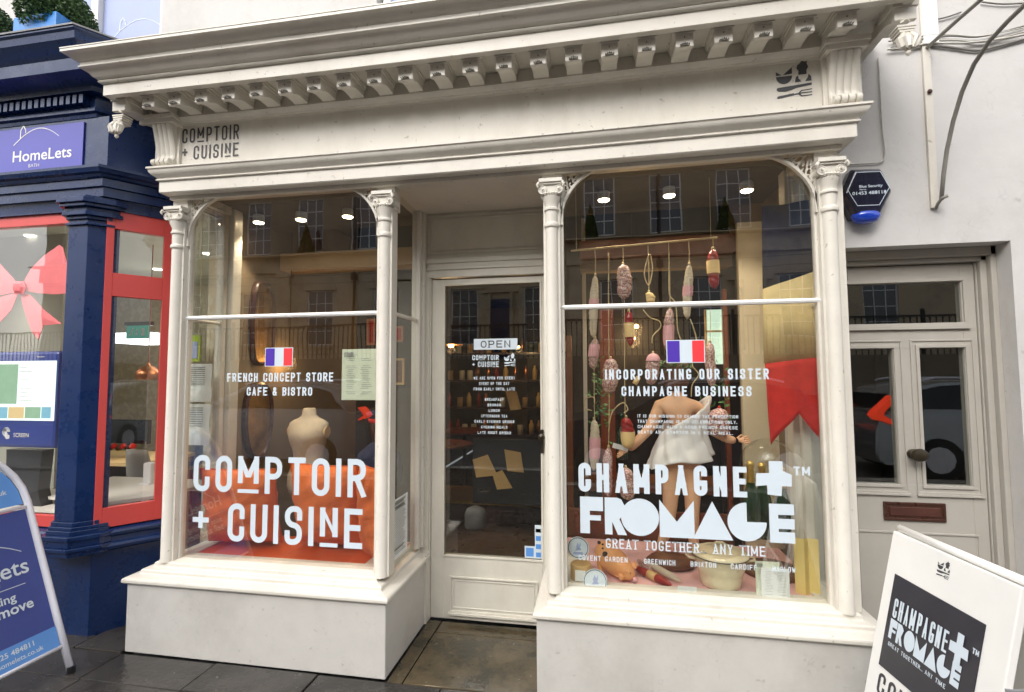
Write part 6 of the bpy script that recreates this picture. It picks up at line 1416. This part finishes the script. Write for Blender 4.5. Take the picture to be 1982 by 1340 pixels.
line(pn, M['vinyl'], 'TM', .022, .016, .0035, TR(-.742, .680), 'poster_lettering', gf=.3); line(pn, M['vinyl'], 'GREAT TOGETHER.. ANY TIME', .245, .014, .0024, TR(-.432, .530), 'poster_lettering', gf=.35)
t = MB(); logo(t, TR(-.570, .846, .001), .050); t.build('board_emblem', M['ink'], AR); line(AR, M['ink'], 'COMPTOIR', .37, .075, .011, TR(-.412, .350, .001), 'board_lettering', under=(2,))

# ---------------------------------------------------------------- fittings on the render wall
AB = empty('alarm_box', (3.83, .30, 2.42), 'dark hexagonal alarm box with blue lens on the wall right of the shopfront', 'alarm box')
hx = [(3.712, 2.415), (3.768, 2.545), (3.905, 2.540), (3.952, 2.415), (3.890, 2.285), (3.765, 2.288)]
def hexs(s, y_): c_ = Vector((3.832, 2.415)); return [(c_.x + (p[0] - c_.x) * s, y_, c_.y + (p[1] - c_.y) * s) for p in hx]
m = MB(); L3 = [hexs(1.0, .348), hexs(1.0, .30), hexs(.86, .272)]; V = sum(L3, []); F = [tuple(range(12, 18))]
for j in range(2):
    for k in range(6): F.append((j * 6 + k, j * 6 + (k + 1) % 6, (j + 1) * 6 + (k + 1) % 6, (j + 1) * 6 + k))
m.add(V, F); m.build('housing', M['black2'], AB, bevel=.006)
def hx2(s, y_): return [Vector((3.832 + (p[0] - 3.832) * s, y_, 2.430 + (p[1] - 2.415) * s * .84)) for p in hx]
m = MB(); A_, B_ = hx2(.82, .2705), hx2(.79, .2705); m.add(A_ + B_, [(k, (k + 1) % 6, 6 + (k + 1) % 6, 6 + k) for k in range(6)]); m.build('outline', M['vinyl'], AB)
t = MB(); fill_text(t, 'Blue Security', .014, lambda a_, b_, d: (3.790 + a_, .2704, 2.436 + b_), bold=.02, sx=1.05); fill_text(t, 'Alarms', .008, lambda a_, b_, d: (3.790 + a_, .2704, 2.423 + b_), bold=.01)
fill_text(t, '01453 488118', .017, lambda a_, b_, d: (3.757 + a_, .2704, 2.400 + b_), bold=.02, sx=1.15); t.build('alarm_lettering', M['vinyl'], AB)
MB().lathe([(.030, -.034), (.052, -.026), (.066, -.006), (.068, .012), (.058, .022)], (0, 0, 0), 24, sx=1, sy=.62).map(lambda v: v + Vector((3.828, .300, 2.292))).build('blue_lens', M['lens'], AB, smooth=True)
# sign bracket
SBk = empty('sign_bracket', (4.17, .34, 2.9), 'painted iron bracket with curved stay on the render wall above the side door', 'bracket')
MB().box(4.150, 4.185, .334, .348, 2.33, 4.4).build('wall_bar', M['cream'], SBk, bevel=.002)
P = [(4.17, .33, 2.36), (4.17, .283, 2.365), (4.17, .262, 2.42), (4.17, .235, 2.567), (4.17, .180, 2.69), (4.17, .120, 2.805), (4.17, .03, 2.855), (4.17, -.065, 2.885)]
ctrl = [(1822, 388), (1826, 340), (1833, 290), (1845, 235), (1862, 178), (1885, 125), (1915, 80), (1950, 42), (1985, 8), (2020, -25)]
Pb = []
for i, (x, y_) in enumerate(ctrl):
    u = i / (len(ctrl) - 1); d = ray(x, y_); s_ = (4.17 - O.x) / d.x; Pb.append(O + d * s_)
MB().tube(Pb, .0095, 8).build('curved_stay', M['bracket'], SBk, smooth=True)
def xat(x, y_, X_=4.172): d = ray(x, y_); return O + d * ((X_ - O.x) / d.x)
MB().tube([xat(1793, 94), xat(1850, 42), xat(1905, -6), xat(1960, -55)], .0095, 8).build('straight_stay', M['bracket'], SBk, smooth=True)
MB().lathe([(.010, 0), (.012, -.006), (.006, -.012)], (4.168, .332, 2.94), 10, axis='y').build('bolt', M['rust'], SBk)
MB().tube([(4.168, .333, 2.325), (4.168, .318, 2.345), (4.168, .285, 2.362), (4.185, .27, 2.368)], .008, 6).build('hook', M['bracket'], SBk, smooth=True)
MB().box(4.155, 4.225, .330, .347, 3.20, 3.55).build('junction_plate', M['white'], SBk)
def cable(pts, r_, label, mat='cable', y=.338):
    P = [at(x, y_, y) for x, y_ in pts]; Q = []
    for i in range(len(P) - 1):
        for k in range(5):
            t_ = k / 5; p0 = P[max(i - 1, 0)]; p1 = P[i]; p2 = P[i + 1]; p3 = P[min(i + 2, len(P) - 1)]; Q.append(.5 * ((2 * p1) + (p2 - p0) * t_ + (2 * p0 - 5 * p1 + 4 * p2 - p3) * t_ ** 2 + (-p0 + 3 * p1 - 3 * p2 + p3) * t_ ** 3))
    Q.append(P[-1]); return thing1(MB().tube(Q, r_, 6), 'wall_cable', M[mat], label, 'cable', 'cables running along the render wall', smooth=True)
cable([(1725, 92), (1790, 88), (1840, 92), (1890, 98), (1930, 90), (1990, 74)], .006, 'lowest thick grey cable sagging across the wall', 'cabled')
cable([(1730, 85), (1790, 80), (1850, 78), (1900, 82), (1950, 70), (1990, 60)], .004, 'pale cable just above the lowest one'); cable([(1720, 80), (1785, 76), (1840, 70), (1890, 72), (1940, 62), (1990, 48)], .004, 'grey cable in the middle of the bundle', 'cabled', .334)
cable([(1740, 78), (1800, 68), (1850, 68), (1900, 70), (1990, 52)], .003, 'thin upper cable of the bundle', 'cable', .332); cable([(1718, 96), (1760, 92), (1800, 84), (1860, 84), (1920, 78), (1990, 66)], .005, 'second thick pale cable of the bundle', 'cable', .330)
cable([(1800, 40), (1830, 34), (1860, 24)], .004, 'short cable behind the straight stay', 'cabled'); cable([(1900, 4), (1940, 8), (1990, 6)], .004, 'upper cable at the top right corner', 'cabled')
cable([(1700, 112), (1704, 180), (1708, 250), (1713, 296), (1708, 312), (1690, 316), (1632, 319)], .004, 'thin cable dropping down the wall and turning to the shopfront above the alarm box'); cable([(1604, 362), (1620, 358), (1636, 360)], .005, 'short cable between the capital and the alarm box')
# ---------------------------------------------------------------- across the street (seen in the glass)
struct(MB().box(-40, 40, -11.3, -10.9, -.3, 2.0), 'retaining_wall', M['stoned']); struct(MB().box(-40, 40, -15.2, -11.3, 1.8, 2.0), 'raised_pavement', M['slab'])
RL = empty('iron_railing', (0, -11.1, 2.0), 'black iron railing along the raised pavement opposite, reflected in the panes', 'railing')
m = MB()
for i in range(230):
    x = -20 + i * .15; m.box(x - .012, x + .012, -11.11, -11.09, 2.0, 3.02)
    P = [(x, -11.1, 2.92), (x + .03, -11.1, 2.99), (x + .075, -11.1, 3.02), (x + .12, -11.1, 2.99), (x + .15, -11.1, 2.92)]; m.tube(P, .008, 4)
m.build('railing_bars', M['iron'], RL, kind='stuff'); MB().box(-20, 14.5, -11.12, -11.08, 3.02, 3.06).build('top_rail', M['iron'], RL)
for i in range(7): MB().box(-19 + i * 5, -18.93 + i * 5, -11.14, -11.06, 2.0, 3.22).build('railing_post', M['iron'], RL)
OP = empty('terrace', (0, -15.2, 2.0), 'Georgian stone terrace with sash windows across the street, reflected in the shop glass', 'building')
wins = []
x = -19.35
cols = [2.62 + 2.32 * k for k in range(-10, 7)]
rows = ((2.75, 4.95), (6.55, 8.75)); hw = .56
cols_g = [-17.5, -14.5, -11.5, -8.5, -5.6, -2.75, .2, 3.2, 6.2, 9.2, 12.2]
def facade(z0, z1, cl, zr, mat, y=-15.2):
    m = MB(); xs_ = [-22] + sum([[c - hw, c + hw] for c in cl], []) + [19]
    for i in range(0, len(xs_) - 1, 2): m.box(xs_[i], xs_[i + 1], y - .4, y, zr[0], zr[1])
    m.box(-22, 19, y - .4, y, z0, zr[0]); m.box(-22, 19, y - .4, y, zr[1], z1); m.build('wall', mat, OP)
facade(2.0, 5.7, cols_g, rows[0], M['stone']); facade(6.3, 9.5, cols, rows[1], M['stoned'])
MB().box(-22, 19, -15.6, -15.05, 5.7, 6.3).build('string_course', M['stone'], OP); MB().box(-22, 19, -15.6, -14.8, 9.5, 9.8).build('parapet', M['stone'], OP)
def sash(cx_, z0, z1, y=-15.32):
    f_ = MB(); w = .05
    f_.box(cx_ - hw, cx_ - hw + w, y, y + .06, z0, z1); f_.box(cx_ + hw - w, cx_ + hw, y, y + .06, z0, z1); f_.box(cx_ - hw, cx_ + hw, y, y + .06, z1 - w, z1); f_.box(cx_ - hw, cx_ + hw, y, y + .06, z0, z0 + w)
    for k in (1, 2): xx = cx_ - hw + 2 * hw * k / 3; f_.box(xx - .014, xx + .014, y + .01, y + .05, z0, z1)
    for k in (1, 2, 3): zz = z0 + (z1 - z0) * k / 4; f_.box(cx_ - hw, cx_ + hw, y + .015, y + .045, zz - .014, zz + .014)
    o = f_.build('window', M['white'], OP); MB().box(cx_ - hw, cx_ + hw, y + .02, y + .03, z0, z1).build('window_pane', M['winglass'], o)
    return o
protos = {}
for (cl, (z0, z1)) in ((cols_g, rows[0]), (cols, rows[1])):
    p = None
    for c in cl:
        if p is None: p = sash(c, z0, z1); c0 = c
        else:
            q = p.copy(); COL.objects.link(q); q.parent = OP; q.location = (c - c0, 0, 0)
            for ch in p.children: r_ = ch.copy(); COL.objects.link(r_); r_.parent = q
m = MB()
for i, c in enumerate(cols_g[::2]): MB().box(c - hw + .05, c + hw - .05, -15.34, -15.335, rows[0][1] - .5, rows[0][1] - .05).build('window_blind', M['blind'], OP)
for (x, lab) in ((-8.95, 'clipped cone shrub on a balcony opposite, reflected in the left bay'), (2.3, 'clipped cone shrub opposite, reflected above the rail of the right bay'), (6.9, 'clipped cone shrub opposite, reflected at the right of the right bay')):
    E_ = empty('cone_shrub', (x, -14.9, 6.35), lab, 'shrub'); rd = random.Random(int(x * 10)); m = MB()
    for k in range(900):
        v = rd.random() ** .7; t_ = rd.random() * 2 * PI; r_ = .30 * v; c_ = Vector((x + r_ * math.cos(t_), -14.9 + r_ * math.sin(t_), 7.6 - 1.2 * v)); u = Vector((rd.gauss(0, 1), rd.gauss(0, 1), rd.gauss(0, 1))).normalized() * .05; w_ = u.orthogonal().normalized() * .03
        m.add([c_ - u, c_ + w_, c_ + u, c_ - w_], [(0, 1, 2, 3)])
    m.build('foliage', M['leaf'], E_); MB().lathe([(.14, 6.32), (.17, 6.42)], (x, -14.9, 0), 10).build('pot', M['iron'], E_)
struct(MB().box(-22, 19, -15.1, -14.6, 6.30, 6.34), 'balcony_ledge', M['stone'])
for x in (-16.0, -10.0, -4.2, 1.7, 7.7):
    MB().box(x - .24, x + .24, -15.2, -15.08, 2.0, 5.5).box(x - .32, x + .32, -15.2, -15.02, 5.5, 5.7).box(x - .30, x + .30, -15.2, -15.04, 2.0, 2.3).build('pilaster', M['stone'], OP)
for x in (-12.9, -7.0, 4.7, 10.7): MB().tube([(x, -15.12, 2.0), (x, -15.12, 9.4)], .055, 8).box(x - .11, x + .11, -15.2, -15.02, 5.3, 5.55).build('drainpipe', M['iron'], OP)
for i, x in enumerate(cols_g): MB().box(x - hw - .14, x + hw + .14, -15.2, -15.13, 4.95, 5.10).box(x - hw - .10, x + hw + .10, -15.2, -15.10, 2.62, 2.75).build('window_surround', M['stone'], OP)
for i, x in enumerate(cols):
    MB().box(x - hw - .12, x + hw + .12, -15.2, -15.12, 8.75, 8.9).build('window_surround', M['stone'], OP)
    if i % 3 == 0 or i in (4, 10): MB().box(x - hw + .05, x + hw - .05, -15.335, -15.33, 8.0 - .2 * (i % 2), 8.7).build('window_blind', M['blind'], OP)
for x in (-1.28, 4.7 + 3.0):
    m = MB(); m.prism([(x - .75, 4.75), (x + .75, 4.75), (x, 5.25)], lambda a_, b_, d: (a_, d, b_), -15.2, -15.05); m.box(x - .5, x - .38, -15.2, -15.06, 2.0, 4.75); m.box(x + .38, x + .5, -15.2, -15.06, 2.0, 4.75); m.build('door_case', M['stone'], OP); MB().box(x - .38, x + .38, -15.2, -15.17, 2.0, 4.5).build('house_door', M['navy'], OP)
for k in range(11):
    m = MB(); m.box(-22, 19, -15.203, -15.195, 2.35 + k * .32, 2.362 + k * .32) if not any(r0 - .02 < 2.35 + k * .32 < r1 + .02 for r0, r1 in (rows[0],)) else None
    if m.v: m.build('stone_joint', M['iron'], OP)
# parked cars
def car(x0, s, y0, label, body, ts=1.0):
    E_ = empty('parked_car', (x0, y0, -.12), label, 'car'); zb = -.12
    def X(u): return x0 + s * u
    side = [(0.0, .42), (.02, .75), (.10, .98), (.35, 1.03), (.62, 1.38), (.95, 1.46), (1.6, 1.50), (2.3, 1.47), (3.05, 1.05), (3.9, .93), (4.25, .75), (4.32, .45), (4.2, .25), (.12, .25)]
    n = len(side); V = []; F = []
    layers = ((-.86, .93, .0), (-.90, 1.0, 0), (.0, 1.0, 0), (.90, 1.0, 0), (.86, .93, 0))
    lays = [-.88, -.70, 0, .70, .88]
    for w in lays:
        for (a_, b_) in side:
            top = max(0, (b_ - 1.0) / .5); ww = w * (1 - .22 * top * (abs(w) > .8)); V.append((X(a_), y0 + ww, zb + b_))
    for j in range(len(lays) - 1):
        for k in range(n): F.append((j * n + k, j * n + (k + 1) % n, (j + 1) * n + (k + 1) % n, (j + 1) * n + k))
    F += [tuple(range(n))[::-1], tuple(range((len(lays) - 1) * n, len(lays) * n))]
    m = MB(); m.add(V, F); m.build('body', body, E_, bevel=.03, auto=40)
    gl_ = [(.50, 1.08), (.72, 1.36), (1.0, 1.42), (1.6, 1.45), (2.25, 1.42), (2.85, 1.08)]
    for sd in (-1, 1):
        V = [(X(a_), y0 + sd * (.885 - .17 * max(0, (b_ - 1.0) / .5)), zb + b_) for a_, b_ in gl_]; MB().add(V, [tuple(range(len(V)))]).build('side_window', M['carg'], E_)
        MB().prism([(X(a_ * ts), zb + .98 + b_ * ts) for a_, b_ in ((-.01, 0), (.03, .07), (.26, .30), (.33, .28), (.13, .05), (.12, 0), (.34, -.13), (.31, -.16), (.05, -.07))], lambda a_, b_, d: (a_, d, b_), y0 + sd * .72, y0 + sd * .905).build('tail_light', M['carr'], E_)
        MB().tube([(X(.8), y0 + sd * .62, zb + 1.50), (X(1.0), y0 + sd * .62, zb + 1.54), (X(2.2), y0 + sd * .62, zb + 1.53), (X(2.4), y0 + sd * .62, zb + 1.48)], .018, 6).build('roof_rail', M['alum'], E_)
        for u in (.85, 3.45):
            w_ = MB().lathe([(.32, -.10), (.33, -.06), (.33, .06), (.32, .10)], (X(u), y0 + sd * .80, zb + .33), 20, axis='y').build('wheel', M['cart'], E_); MB().lathe([(.20, -.105), (.20, .105)], (X(u), y0 + sd * .80, zb + .33), 12, axis='y').build('rim', M['alum'], w_)
    MB().box(X(.28), X(.34), y0 - .6, y0 + .6, zb + 1.06, zb + 1.3).build('rear_window', M['carg'], E_)
car(-1.15, -1, -5.6, 'silver car parked at the kerb on the left, reflected in the left bay', M['carp'], .45)
car(6.55, 1, -5.6, 'silver car parked at the kerb on the right, reflected in the side door', M['carp'])
car(5.9, -1, -5.7, 'dark car parked between the two silver cars, reflected in the door glass', M['black2'], .3)
